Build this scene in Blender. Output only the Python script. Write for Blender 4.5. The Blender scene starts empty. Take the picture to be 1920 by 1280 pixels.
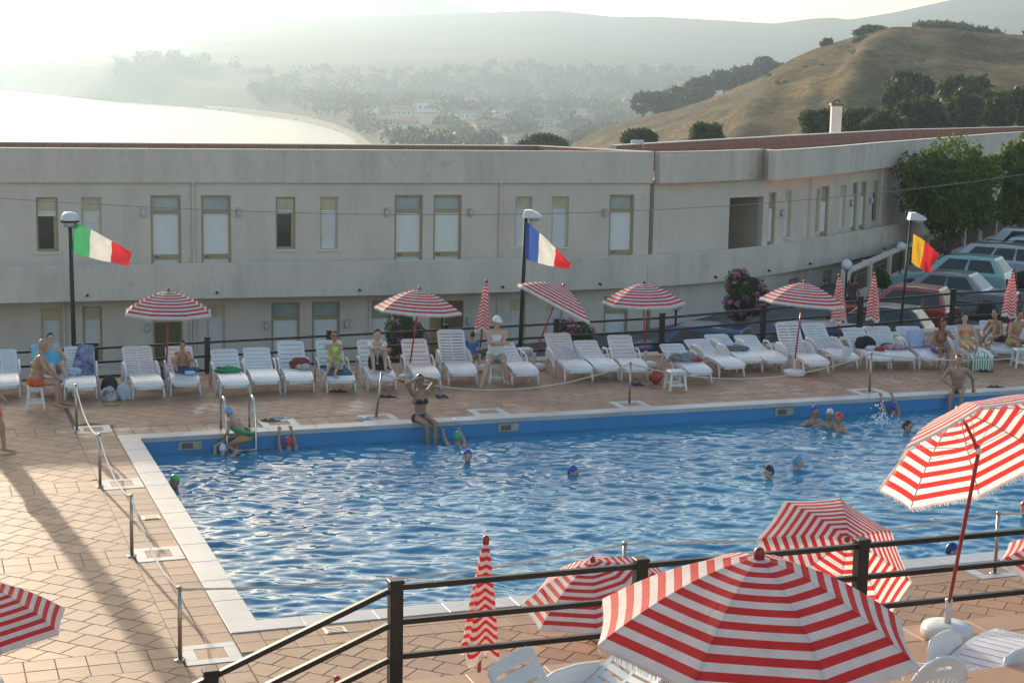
import bpy, math, random
import numpy as np
from mathutils import Vector, Matrix
random.seed(7)
rng = np.random.default_rng(7)
S = bpy.context.scene
R = math.radians
COL = S.collection
# ---------------------------------------------------------------- camera
F_PX, HZ, ROLL, CAM_Z = 3140.0, 136.0, 0.019, 6.6
cd = bpy.data.cameras.new('camera'); cam = bpy.data.objects.new('camera', cd); COL.objects.link(cam)
cd.sensor_width = 36; cd.lens = F_PX / 1920 * 36; cd.clip_start = 0.3; cd.clip_end = 12000
_p = math.atan((640 - HZ) / F_PX)
_Fw = Vector((0, math.cos(_p), -math.sin(_p))); _Up = Vector((0, math.sin(_p), math.cos(_p))); _Rt = Vector((1, 0, 0))
_cr, _sr = math.cos(ROLL), math.sin(ROLL)
CR = _Rt * _cr + _Up * _sr; CU = _Up * _cr - _Rt * _sr
cam.matrix_world = Matrix(((CR.x, CU.x, -_Fw.x, 0), (CR.y, CU.y, -_Fw.y, 0), (CR.z, CU.z, -_Fw.z, CAM_Z), (0, 0, 0, 1)))
S.camera = cam
# ---------------------------------------------------------------- sky, sun, exposure
SUN_EL, SUN_AZ = R(12.0), R(-26.0)          # azimuth measured from +Y towards +X
w = bpy.data.worlds.new('World'); S.world = w; w.use_nodes = True
nt = w.node_tree; nt.nodes.clear()
sky = nt.nodes.new('ShaderNodeTexSky'); sky.sky_type = 'NISHITA'; sky.sun_disc = False
sky.sun_elevation = SUN_EL; sky.sun_rotation = SUN_AZ
sky.air_density = 1.0; sky.dust_density = 2.0; sky.ozone_density = 1.0; sky.altitude = 30
bg = nt.nodes.new('ShaderNodeBackground'); bg.inputs['Strength'].default_value = 0.15
wo = nt.nodes.new('ShaderNodeOutputWorld')
nt.links.new(sky.outputs[0], bg.inputs[0]); nt.links.new(bg.outputs[0], wo.inputs[0])
sd = bpy.data.lights.new('sun', 'SUN'); sun = bpy.data.objects.new('sun', sd); COL.objects.link(sun)
sd.energy = 3.1; sd.angle = R(0.5); sd.color = (1.0, 0.86, 0.66)
SUN_DIR = Vector((math.sin(SUN_AZ) * math.cos(SUN_EL), math.cos(SUN_AZ) * math.cos(SUN_EL), math.sin(SUN_EL)))
sun.rotation_euler = SUN_DIR.to_track_quat('Z', 'Y').to_euler(); sun.location = (-20, 40, 60)
S.view_settings.view_transform = 'Standard'; S.view_settings.look = 'None'
S.view_settings.exposure = 1.12; S.view_settings.gamma = 1; S.view_settings.use_curve_mapping = False
S.render.engine = 'CYCLES'
cy = S.cycles
cy.use_denoising = True; cy.max_bounces = 7; cy.diffuse_bounces = 3; cy.glossy_bounces = 3; cy.transmission_bounces = 4
cy.transparent_max_bounces = 8; cy.volume_bounces = 0; cy.sample_clamp_indirect = 6
cy.caustics_reflective = False; cy.caustics_refractive = False
HAZE_D = 0.00047
# ---------------------------------------------------------------- helpers
def ray(px, py):
    return _Fw + CR * ((px - 960) / F_PX) + CU * ((640 - py) / F_PX)
def W(px, py, z=0.0):
    d = ray(px, py); t = (z - CAM_Z) / d.z
    return Vector((0, 0, CAM_Z)) + d * t
def WD(px, py, Y):
    d = ray(px, py); t = Y / d.y
    return Vector((0, 0, CAM_Z)) + d * t
PA = Vector((-6.64, 29.32)); TH = R(20.0)
PU = Vector((math.cos(TH), math.sin(TH))); PV = Vector((math.sin(TH), -math.cos(TH)))
def UV(u, v, z=0.0):
    p = PA + PU * u + PV * v
    return Vector((p.x, p.y, z))
def toUV(P):
    d = Vector((P[0], P[1])) - PA
    return d.dot(PU), d.dot(PV)

def tag(o, label=None, cat=None, group=None, kind=None):
    if label: o['label'] = label
    if cat: o['category'] = cat
    if group: o['group'] = group
    if kind: o['kind'] = kind
    return o
def thing(name, label, cat, loc=(0, 0, 0), rz=0, group=None):
    o = bpy.data.objects.new(name, None); COL.objects.link(o); o.empty_display_size = .1
    o.location = loc; o.rotation_euler = (0, 0, rz)
    return tag(o, label, cat, group)
def link(name, me, parent=None, loc=None, rot=None):
    o = bpy.data.objects.new(name, me); COL.objects.link(o)
    if parent is not None: o.parent = parent
    if loc is not None: o.location = loc
    if rot is not None: o.rotation_euler = rot
    return o
def copy_tree(o, parent=None):
    c = o.copy(); COL.objects.link(c); c.parent = parent
    for ch in list(o.children): copy_tree(ch, c)
    return c

class MB:
    def __init__(s): s.v = []; s.f = []; s.m = []
    def add(s, vs, fs, m=0):
        b = len(s.v); s.v.extend([tuple(x) for x in vs])
        for f in fs: s.f.append(tuple(b + i for i in f)); s.m.append(m)
        return s
    def box(s, c, d, m=0, rz=0, M=None):
        x, y, z = d[0] / 2, d[1] / 2, d[2] / 2
        vs = [Vector(p) for p in ((-x,-y,-z),(x,-y,-z),(x,y,-z),(-x,y,-z),(-x,-y,z),(x,-y,z),(x,y,z),(-x,y,z))]
        if rz: vs = [Matrix.Rotation(rz, 3, 'Z') @ v for v in vs]
        if M is not None: vs = [M @ v for v in vs]
        vs = [v + Vector(c) for v in vs]
        return s.add(vs, [(0,3,2,1),(4,5,6,7),(0,1,5,4),(1,2,6,5),(2,3,7,6),(3,0,4,7)], m)
    def bbox(s, c, d, b=0.01, m=0, rz=0):
        """box with chamfered vertical and top edges"""
        x, y, z = d[0] / 2, d[1] / 2, d[2] / 2
        def ring(ix, zz):
            X, Y = x - ix, y - ix
            k = b
            return [(-X + k, -Y, zz), (X - k, -Y, zz), (X, -Y + k, zz), (X, Y - k, zz), (X - k, Y, zz), (-X + k, Y, zz), (-X, Y - k, zz), (-X, -Y + k, zz)]
        rs = [ring(0, -z), ring(0, z - b), ring(b, z)]
        vs = [Vector(p) for r_ in rs for p in r_]
        if rz: vs = [Matrix.Rotation(rz, 3, 'Z') @ v for v in vs]
        vs = [v + Vector(c) for v in vs]
        fs = [tuple(range(7, -1, -1)), tuple(range(16, 24))]
        for k in range(2):
            for i in range(8):
                j = (i + 1) % 8; fs.append((k*8+i, k*8+j, k*8+8+j, k*8+8+i))
        return s.add(vs, fs, m)
    def tube(s, pts, r, n=8, m=0, cap=True, sq=None):
        pts = [Vector(p) for p in pts]; rr = r if isinstance(r, (list, tuple)) else [r] * len(pts)
        rings = []
        up = None
        for i, p in enumerate(pts):
            if i == 0: t = pts[1] - p
            elif i == len(pts) - 1: t = p - pts[-2]
            else: t = (pts[i+1] - p).normalized() + (p - pts[i-1]).normalized()
            if t.length < 1e-9: t = Vector((0, 0, 1))
            t.normalize()
            if up is None:
                up = Vector((0, 0, 1)) if abs(t.z) < .9 else Vector((1, 0, 0))
            a = t.cross(up)
            if a.length < 1e-6: a = t.cross(Vector((0, 1, 0)))
            a.normalize(); b = a.cross(t).normalized(); up = b
            ring = []
            for k in range(n):
                an = 2 * math.pi * (k + .5) / n
                ca, sa = math.cos(an), math.sin(an)
                if sq: ring.append(p + a * (ca * rr[i] * sq[0]) + b * (sa * rr[i] * sq[1]))
                else: ring.append(p + a * (ca * rr[i]) + b * (sa * rr[i]))
            rings.append(ring)
        vs = [v for q in rings for v in q]; fs = []
        for i in range(len(pts) - 1):
            for k in range(n):
                j = (k + 1) % n; fs.append((i*n+k, i*n+j, (i+1)*n+j, (i+1)*n+k))
        if cap:
            fs.append(tuple(range(n - 1, -1, -1))); fs.append(tuple((len(pts)-1)*n + k for k in range(n)))
        return s.add(vs, fs, m)
    def lathe(s, prof, n=16, c=(0, 0, 0), m=0, M=None):
        vs = []; fs = []
        for (r, z) in prof:
            for k in range(n):
                a = 2 * math.pi * k / n; v = Vector((r * math.cos(a), r * math.sin(a), z))
                if M is not None: v = M @ v
                vs.append(v + Vector(c))
        for i in range(len(prof) - 1):
            for k in range(n):
                j = (k + 1) % n; fs.append((i*n+k, i*n+j, (i+1)*n+j, (i+1)*n+k))
        fs.append(tuple(range(n - 1, -1, -1))); fs.append(tuple((len(prof)-1)*n + k for k in range(n)))
        return s.add(vs, fs, m)
    def ell(s, c, r, nu=12, nv=8, m=0, M=None, fn=None):
        vs = []; fs = []
        for i in range(nv + 1):
            ph = math.pi * i / nv
            for k in range(nu):
                a = 2 * math.pi * k / nu
                d = Vector((math.sin(ph) * math.cos(a), math.sin(ph) * math.sin(a), math.cos(ph)))
                q = fn(d) if fn else 1.0
                v = Vector((d.x * r[0] * q, d.y * r[1] * q, d.z * r[2] * q))
                if M is not None: v = M @ v
                vs.append(v + Vector(c))
        for i in range(nv):
            for k in range(nu):
                j = (k + 1) % nu; fs.append((i*nu+k, (i+1)*nu+k, (i+1)*nu+j, i*nu+j))
        return s.add(vs, fs, m)
    def prism(s, poly, a, b, m=0):
        """poly: list of (p,q); a,b functions (p,q)->Vector for the two ends"""
        n = len(poly); vs = [a(*p) for p in poly] + [b(*p) for p in poly]
        fs = [tuple(range(n - 1, -1, -1)), tuple(range(n, 2 * n))]
        for i in range(n):
            j = (i + 1) % n; fs.append((i, j, n + j, n + i))
        return s.add(vs, fs, m)
    def grid(s, P, m=0, flip=False):
        """P: 2d list of points"""
        nr, nc = len(P), len(P[0]); vs = [p for r_ in P for p in r_]; fs = []
        for i in range(nr - 1):
            for k in range(nc - 1):
                f = (i*nc+k, i*nc+k+1, (i+1)*nc+k+1, (i+1)*nc+k)
                fs.append(f[::-1] if flip else f)
        return s.add(vs, fs, m)
    def mesh(s, name, mats, smooth=False, fix=True):
        me = bpy.data.meshes.new(name); me.from_pydata([tuple(v) for v in s.v], [], s.f)
        if not isinstance(mats, (list, tuple)): mats = [mats]
        for m in mats: me.materials.append(m)
        if len(mats) > 1: me.polygons.foreach_set('material_index', s.m)
        if smooth: me.polygons.foreach_set('use_smooth', [True] * len(me.polygons))
        me.update()
        return me
    def build(s, name, mats, parent=None, smooth=False, loc=None, rot=None):
        return link(name, s.mesh(name, mats, smooth), parent, loc, rot)

def np_mesh(name, V, Fq, mats, smooth=False, mi=None):
    me = bpy.data.meshes.new(name); V = np.asarray(V, np.float32); Fq = np.asarray(Fq, np.int32)
    nf, k = Fq.shape
    me.vertices.add(len(V)); me.vertices.foreach_set('co', V.ravel())
    me.loops.add(nf * k); me.loops.foreach_set('vertex_index', Fq.ravel())
    me.polygons.add(nf); me.polygons.foreach_set('loop_start', np.arange(0, nf * k, k, dtype=np.int32))
    if mi is not None: me.polygons.foreach_set('material_index', np.asarray(mi, np.int32))
    if smooth: me.polygons.foreach_set('use_smooth', np.ones(nf, bool))
    me.update(calc_edges=True)
    for m in (mats if isinstance(mats, (list, tuple)) else [mats]): me.materials.append(m)
    return me
def grid_faces(nr, nc):
    i, k = np.meshgrid(np.arange(nr - 1), np.arange(nc - 1), indexing='ij'); b = (i * nc + k).ravel()
    return np.stack([b, b + 1, b + nc + 1, b + nc], 1)

# ---------------------------------------------------------------- materials
MATS = {}
def mat(name, col, rough=.6, var=.12, scale=6.0, bump=0.0, metal=0.0, spec=.5, col2=None, transl=0.0, island=0.0, alpha=None, coord='Object', detail=4, bscale=None, stretch=None, coat=0, objrand=0.0):
    if name in MATS: return MATS[name]
    m = bpy.data.materials.new(name); m.use_nodes = True; n = m.node_tree; N = n.nodes; L = n.links
    b = N['Principled BSDF']; b.inputs['Roughness'].default_value = rough; b.inputs['Metallic'].default_value = metal
    b.inputs['Specular IOR Level'].default_value = spec
    if coat: b.inputs['Coat Weight'].default_value = coat; b.inputs['Coat Roughness'].default_value = .08
    tc = N.new('ShaderNodeTexCoord'); src = tc.outputs[coord]
    if coord == 'World': pass
    if stretch:
        mp = N.new('ShaderNodeMapping'); mp.inputs['Scale'].default_value = stretch; L.new(src, mp.inputs[0]); src = mp.outputs[0]
    nz = N.new('ShaderNodeTexNoise'); nz.inputs['Scale'].default_value = scale; nz.inputs['Detail'].default_value = detail; nz.inputs['Roughness'].default_value = .6
    L.new(src, nz.inputs['Vector'])
    c = Vector(col[:3]); c2 = Vector(col2[:3]) if col2 else None
    mx = N.new('ShaderNodeMix'); mx.data_type = 'RGBA'
    rp = N.new('ShaderNodeMapRange'); rp.inputs['From Min'].default_value = .3; rp.inputs['From Max'].default_value = .7
    L.new(nz.outputs['Fac'], rp.inputs['Value']); L.new(rp.outputs[0], mx.inputs['Factor'])
    A = c * (1 - var) if c2 is None else c; B = c * (1 + var) if c2 is None else c2
    mx.inputs['A'].default_value = (*A, 1); mx.inputs['B'].default_value = (*[min(x, .95) for x in B], 1)
    out = mx.outputs['Result']
    if island or objrand:
        hs = N.new('ShaderNodeHueSaturation'); L.new(out, hs.inputs['Color'])
        ge = N.new('ShaderNodeNewGeometry'); oi = N.new('ShaderNodeObjectInfo')
        ad = N.new('ShaderNodeMath'); ad.operation = 'ADD'
        L.new(ge.outputs['Random Per Island'], ad.inputs[0]); L.new(oi.outputs['Random'], ad.inputs[1])
        fr = N.new('ShaderNodeMath'); fr.operation = 'FRACT'; L.new(ad.outputs[0], fr.inputs[0])
        mr = N.new('ShaderNodeMapRange'); a_ = max(island, objrand); mr.inputs['To Min'].default_value = 1 - a_; mr.inputs['To Max'].default_value = 1 + a_
        L.new(fr.outputs[0], mr.inputs['Value']); L.new(mr.outputs[0], hs.inputs['Value'])
        out = hs.outputs[0]
    L.new(out, b.inputs['Base Color'])
    if bump:
        nb = N.new('ShaderNodeTexNoise'); nb.inputs['Scale'].default_value = bscale or scale * 4; nb.inputs['Detail'].default_value = 5
        L.new(src, nb.inputs['Vector'])
        bp = N.new('ShaderNodeBump'); bp.inputs['Strength'].default_value = bump; bp.inputs['Distance'].default_value = .02
        L.new(nb.outputs['Fac'], bp.inputs['Height']); L.new(bp.outputs[0], b.inputs['Normal'])
    if transl:
        tr = N.new('ShaderNodeBsdfTranslucent'); L.new(out, tr.inputs['Color'])
        ms = N.new('ShaderNodeMixShader'); ms.inputs[0].default_value = transl
        L.new(b.outputs[0], ms.inputs[1]); L.new(tr.outputs[0], ms.inputs[2]); L.new(ms.outputs[0], N['Material Output'].inputs[0])
    if alpha is not None: b.inputs['Alpha'].default_value = alpha
    MATS[name] = m
    return m
# ================================================================ LAND, SEA, HILLS
M_plain = mat('dry_land', (.075, .07, .038), .95, spec=.04, scale=.012, col2=(.04, .045, .025), coord='Object', detail=8)
M_hill = mat('dry_grass_hill', (.15, .095, .034), .95, spec=.04, scale=.05, col2=(.085, .066, .024), bump=.5, bscale=.8, detail=8)
def hill_detail(m):
    n = m.node_tree; N, L = n.nodes, n.links; b = N['Principled BSDF']; src = b.inputs['Base Color'].links[0].from_socket
    tc = N.new('ShaderNodeTexCoord'); mp = N.new('ShaderNodeMapping'); mp.inputs['Scale'].default_value = (1, .45, 1.6); mp.inputs['Rotation'].default_value = (0, 0, .5); L.new(tc.outputs['Object'], mp.inputs[0])
    out = src
    for sc_, lo, hi, f0, f1, det in ((.022, .44, .58, 1.12, .42, 9), (.16, .45, .60, 1.12, .50, 8), (.9, .40, .64, 1.25, .50, 5)):
        nz = N.new('ShaderNodeTexNoise'); nz.inputs['Scale'].default_value = sc_; nz.inputs['Detail'].default_value = det; nz.inputs['Roughness'].default_value = .68; L.new(mp.outputs[0], nz.inputs[0])
        mr = N.new('ShaderNodeMapRange'); mr.inputs['From Min'].default_value = lo; mr.inputs['From Max'].default_value = hi; mr.inputs['To Min'].default_value = f0; mr.inputs['To Max'].default_value = f1; L.new(nz.outputs['Fac'], mr.inputs['Value'])
        hs = N.new('ShaderNodeHueSaturation'); L.new(out, hs.inputs['Color']); L.new(mr.outputs[0], hs.inputs['Value']); out = hs.outputs[0]
        bp = N.new('ShaderNodeBump'); bp.inputs['Strength'].default_value = .55; bp.inputs['Distance'].default_value = .22 / sc_ ** .8 * .3; L.new(nz.outputs['Fac'], bp.inputs['Height'])
        if b.inputs['Normal'].links: L.new(b.inputs['Normal'].links[0].from_socket, bp.inputs['Normal'])
        L.new(bp.outputs[0], b.inputs['Normal'])
    L.new(out, b.inputs['Base Color'])
hill_detail(M_hill)
M_ridge = mat('far_ridge', (.16, .13, .08), .95, scale=.008, col2=(.09, .085, .05), detail=8)
def hx(px): return HZ + ROLL * (px - 960)
def interp(x, xs, ys): return np.interp(x, xs, ys)
RX = [-600, 0, 110, 215, 340, 420, 560, 860, 960, 1040, 1140, 1210, 1350, 1430, 1500, 1540, 1570, 1650, 1750, 1800, 1920, 2100, 2600]
RY = [122, 112, 97, 85, 65, 48, 38, 29, 24, 24, 35, 34, 42, 47, 38, 36, 40, 27, 5, -4, -14, -22, -30]
SX = [-600, 0, 70, 140, 210, 300, 450, 560, 620, 670, 700, 760, 800]
SY = [2050, 1900, 1740, 1560, 1420, 1330, 1130, 985, 860, 722, 600, 330, 40]
SEA_Z = -24.0
def vnoise(x, y, s):
    return (np.sin(x / s * 1.7 + 1.3 * np.sin(y / s * .9)) + np.sin(y / s * 1.3 + 2.1 * np.sin(x / s * .7 + 1)) + .5 * np.sin((x + y) / s * 3.1) + .5 * np.sin((x - 1.4 * y) / s * 2.7 + 2)) / 3
CX = [1040, 1100, 1160, 1240, 1310, 1360, 1410, 1460, 1500, 1550, 1600, 1650, 1750, 1830, 1900, 2000, 2600]
CY = [285, 248, 226, 208, 187, 166, 144, 117, 99, 81, 65, 59, 54, 65, 69, 63, 50]
def land_z(px, D):
    """height of the land at pixel column px and distance D"""
    px = np.asarray(px, float); D = np.asarray(D, float); h = hx(px); X = (px - 960) / F_PX * D
    ds = np.interp(px, SX, SY, right=-500)
    plain = np.interp(D, [0, 60, 130, 300, 700, 1150, 1500], [-3.5, -4, -9, -17, -20.5, -15, -6])
    ry = np.interp(px, RX, RY); zr = CAM_Z - (ry - h) * 2300 / F_PX
    t = np.clip((D - 1150) / (2300 - 1150), 0, 1); t = t ** 1.35
    z = plain * (1 - t) + zr * t + vnoise(X, D, 160.) * 5 * np.clip((D - 900) / 600, 0, 1) * (1 - t) * 1.0
    z = np.where(D > 2300, zr - (D - 2300) * .25, z)
    shore = np.clip((D - ds) / 60., -1, 1)
    z = np.where(D < ds, SEA_Z - 3, SEA_Z + .3 + (z - SEA_Z) * np.clip((D - ds) / 90., 0.02, 1))
    # headland across the bay
    hb = np.interp(px, [90, 150, 200, 250, 300, 350, 420, 490], [0, 4, 9, 10, 11, 9, 4, 0]) * np.exp(-((D - 1500) / 70.) ** 2)
    z = np.where(D > ds, z + hb, z)
    return z
def hill_z(px, D):
    px = np.asarray(px, float); D = np.asarray(D, float); h = hx(px); X = (px - 960) / F_PX * D
    cy_ = np.interp(px, CX, CY); Dc = 330 + np.interp(px, [1100, 1500, 1900], [60, 0, -20]); zc = CAM_Z - (cy_ - h) * Dc / F_PX
    base = np.interp(px, [1100, 1400, 1700, 2000], [-20, -14, -9, -4])
    t = np.clip((D - 95) / (Dc - 95), 0, 1)
    s = t ** 1.25 * (1 - .12 * np.sin(t * math.pi * 2))
    z = base + (zc - base) * s
    z = z + (vnoise(X * 1.0 + .5 * D, D, 19.) * 1.7 + vnoise(X + .4 * D, D, 8.) * .5 + vnoise(X, D + .3 * X, 3.) * .1) * np.sin(t * math.pi) ** .7
    for p0, sl, wd_, am in ((1500, 1.25, 55, 3.4), (1690, 1.5, 60, 2.6), (1610, .9, 26, -1.8), (1400, .8, 30, -1.6)):
        z = z + am * np.exp(-((px - (p0 - (Dc - D) * sl)) / wd_) ** 2) * np.sin(t * math.pi) ** .8
    tb = np.clip((D - Dc) / 260, 0, 1)
    return np.where(D > Dc, zc - (zc + 32) * tb ** 1.1, z)
def polar_terrain(name, pxs, Ds, zf, m):
    P, D = np.meshgrid(pxs, Ds, indexing='xy')
    Z = zf(P, D); V = np.stack([(P - 960) / F_PX * D, D, Z], -1).reshape(-1, 3)
    o = link(name, np_mesh(name, V, grid_faces(len(Ds), len(pxs)), m, True)); return tag(o, kind='structure')
polar_terrain('coastal_plain_terrain', np.linspace(-900, 2900, 300), np.concatenate([np.linspace(62, 300, 30), np.linspace(310, 2600, 210)]), land_z, M_plain)
polar_terrain('near_hill_terrain', np.linspace(1035, 2700, 260), np.linspace(95, 640, 170), hill_z, M_hill)
# faint mountain behind the ridge
FX = [-200, 300, 560, 640, 740, 800, 860, 910, 1000, 1300]; FY = [90, 40, 10, -2, -8, 0, 12, 26, 40, 60]
def far_z(px, D):
    h = hx(px); zc = CAM_Z - (np.interp(px, FX, FY) - h) * 3000 / F_PX
    return zc - np.abs(D - 3000) * .35
polar_terrain('far_mountain_terrain', np.linspace(-200, 1300, 90), np.linspace(2700, 3200, 24), far_z, M_ridge)
# sea
m = mat('sea_water', (.13, .18, .20), .4, var=.15, scale=.02, bump=.6, bscale=.12, spec=.10)
mb = MB(); mb.add([(-6000, 40, SEA_Z), (900, 40, SEA_Z), (900, 5200, SEA_Z), (-6000, 5200, SEA_Z)], [(0, 1, 2, 3)])
tag(mb.build('sea', m), kind='structure')
# sandy beach strip along the shoreline
mb = MB(); pts = []
for px in np.linspace(300, 720, 60):
    ds = float(np.interp(px, SX, SY)); row = []
    tp = min(1, max(.05, (px - 300) / 150))
    for dd, dz in ((-8, -.6), (2, .35), (10 * tp, .9 * tp + .3), (18 * tp, 1.3 * tp), (22 * tp, -1.0)):
        D = ds + dd * (1 if px < 600 else 1.0); zz = max(float(land_z(px, D)), SEA_Z) if dd > 10 else SEA_Z
        row.append(((px - 960) / F_PX * D, D, zz + dz))
    pts.append(row)
mb.grid(pts); tag(mb.build('beach', mat('beach_sand', (.26, .22, .16), .9, spec=.05, scale=.1), smooth=True), kind='structure')
# ground by the building: sloping car park
M_asph = mat('parking_asphalt', (.13, .125, .12), .9, scale=1.2, var=.2, bump=.3, bscale=30)
def park_z(X, Y):
    s = (X * PU.x + (Y - 30) * PU.y)
    return np.interp(s, [-30, -5, 6, 14, 17, 24, 45], [-3.4, -3.1, -1.6, -.95, -.7, -.72, -.4]) + np.interp(Y, [40, 55, 80], [-.1, .05, .3])
def park(X, Y): return float(park_z(X, Y))
xs = np.linspace(-45, 60, 60); ys = np.linspace(33, 100, 40)
X, Y = np.meshgrid(xs, ys); Z = park_z(X, Y)
# drop away under the pool deck
for i in range(Z.shape[0]):
    for j in range(Z.shape[1]):
        u, v = toUV((X[i, j], Y[i, j]))
        if v > -8.0: Z[i, j] = min(Z[i, j], -2.0) - 2.0
V = np.stack([X, Y, Z], -1).reshape(-1, 3)
tag(link('car_park_ground', np_mesh('car_park_ground', V, grid_faces(40, 60), M_asph, True)), kind='structure')
# ================================================================ HOTEL BUILDING
M_wall = mat('plaster_wall', (.71, .59, .48), .9, scale=.7, col2=(.62, .505, .405), bump=.15, bscale=14, detail=8)
M_conc = mat('concrete_parapet', (.72, .59, .48), .9, scale=.55, col2=(.60, .495, .405), bump=.2, bscale=9, detail=9, stretch=(1, 1, .45))
def weather(m, amt=.35, sx=2.2, sz=.16, spots=True):
    n = m.node_tree; N, L = n.nodes, n.links; b = N['Principled BSDF']; src = b.inputs['Base Color'].links[0].from_socket
    tc = N.new('ShaderNodeTexCoord'); mp = N.new('ShaderNodeMapping'); mp.inputs['Scale'].default_value = (sx, sx, sz); L.new(tc.outputs['Object'], mp.inputs[0])
    nz = N.new('ShaderNodeTexNoise'); nz.inputs['Scale'].default_value = 1.0; nz.inputs['Detail'].default_value = 8; nz.inputs['Roughness'].default_value = .7; L.new(mp.outputs[0], nz.inputs[0])
    mr = N.new('ShaderNodeMapRange'); mr.inputs['From Min'].default_value = .48; mr.inputs['From Max'].default_value = .72; mr.inputs['To Min'].default_value = 1; mr.inputs['To Max'].default_value = 1 - amt; L.new(nz.outputs['Fac'], mr.inputs['Value'])
    n2 = N.new('ShaderNodeTexNoise'); n2.inputs['Scale'].default_value = 3.2; n2.inputs['Detail'].default_value = 6; L.new(tc.outputs['Object'], n2.inputs[0])
    m2 = N.new('ShaderNodeMapRange'); m2.inputs['From Min'].default_value = .60; m2.inputs['From Max'].default_value = .74; m2.inputs['To Min'].default_value = 1; m2.inputs['To Max'].default_value = 1 - amt * .7; L.new(n2.outputs['Fac'], m2.inputs['Value'])
    mu = N.new('ShaderNodeMath'); mu.operation = 'MULTIPLY'; L.new(mr.outputs[0], mu.inputs[0]); L.new(m2.outputs[0], mu.inputs[1])
    hs = N.new('ShaderNodeHueSaturation'); L.new(src, hs.inputs['Color']); L.new(mu.outputs[0], hs.inputs['Value']); L.new(hs.outputs[0], b.inputs['Base Color'])
weather(M_wall, .12, 1.4, .3); weather(M_conc, .24, 1.2, .3)
M_cap = mat('parapet_cap', (.62, .59, .53), .8, scale=2)
M_tan = mat('tan_frame', (.36, .27, .14), .5, scale=4)
M_tanlt = mat('tan_shutter_box', (.54, .44, .28), .7, scale=4)
M_shut = mat('roller_shutter', (.74, .70, .64), .6, scale=3, var=.05)
M_white = mat('door_panel_white', (.72, .66, .58), .6, scale=3, var=.05)
M_glass = mat('window_glass', (.035, .035, .03), .08, scale=2, spec=.7)
M_trans = mat('transom_glass', (.34, .38, .36), .15, scale=2, spec=.6)
M_brown = mat('brown_door', (.12, .075, .03), .6, scale=3, stretch=(6, 6, 1))
M_iron = mat('dark_iron', (.02, .018, .016), .5, scale=8)
def brick_mat():
    m = bpy.data.materials.new('brick_facing'); m.use_nodes = True; n = m.node_tree; b = n.nodes['Principled BSDF']; b.inputs['Roughness'].default_value = .9
    tc = n.nodes.new('ShaderNodeTexCoord'); mp = n.nodes.new('ShaderNodeMapping'); mp.inputs['Rotation'].default_value = (R(90), 0, 0)
    br = n.nodes.new('ShaderNodeTexBrick'); br.inputs['Scale'].default_value = 1.0; br.inputs['Brick Width'].default_value = .14; br.inputs['Row Height'].default_value = .26
    br.inputs['Mortar Size'].default_value = .008; br.inputs['Color1'].default_value = (.30, .12, .075, 1); br.inputs['Color2'].default_value = (.22, .095, .06, 1); br.inputs['Mortar'].default_value = (.30, .20, .15, 1)
    n.links.new(tc.outputs['Object'], mp.inputs[0]); n.links.new(mp.outputs[0], br.inputs[0]); n.links.new(br.outputs[0], b.inputs['Base Color'])
    return m
M_brick = brick_mat()
class Path:
    def __init__(s, pts):
        s.p = [Vector((x, y)) for x, y in pts]; s.L = [0]
        for a, b in zip(s.p, s.p[1:]): s.L.append(s.L[-1] + (b - a).length)
    def at(s, t, n=0.0, z=0.0):
        i = 0
        while i < len(s.L) - 2 and t > s.L[i + 1]: i += 1
        a, b = s.p[i], s.p[i + 1]; d = (b - a).normalized(); q = a + d * (t - s.L[i]); nn = Vector((d.y, -d.x))
        q = q + nn * n
        return Vector((q.x, q.y, z))          # n>0 : towards the camera
    def dir(s, t):
        i = 0
        while i < len(s.L) - 2 and t > s.L[i + 1]: i += 1
        return (s.p[i + 1] - s.p[i]).normalized()
    def s_at(s, px):
        k = (px - 960) / F_PX; best = None
        for i in range(400):
            t = s.L[-1] * i / 399; q = s.at(t); e = abs(q.x / q.y - k)
            if best is None or e < best[0]: best = (e, t)
        t = best[1]; h = s.L[-1] / 399
        for i in range(20):
            a = s.at(t); b = s.at(t + 1e-3); g = (b.x / b.y - a.x / a.y) / 1e-3
            t += max(-h, min(h, (k - a.x / a.y) / g)) * .7
        return t
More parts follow.
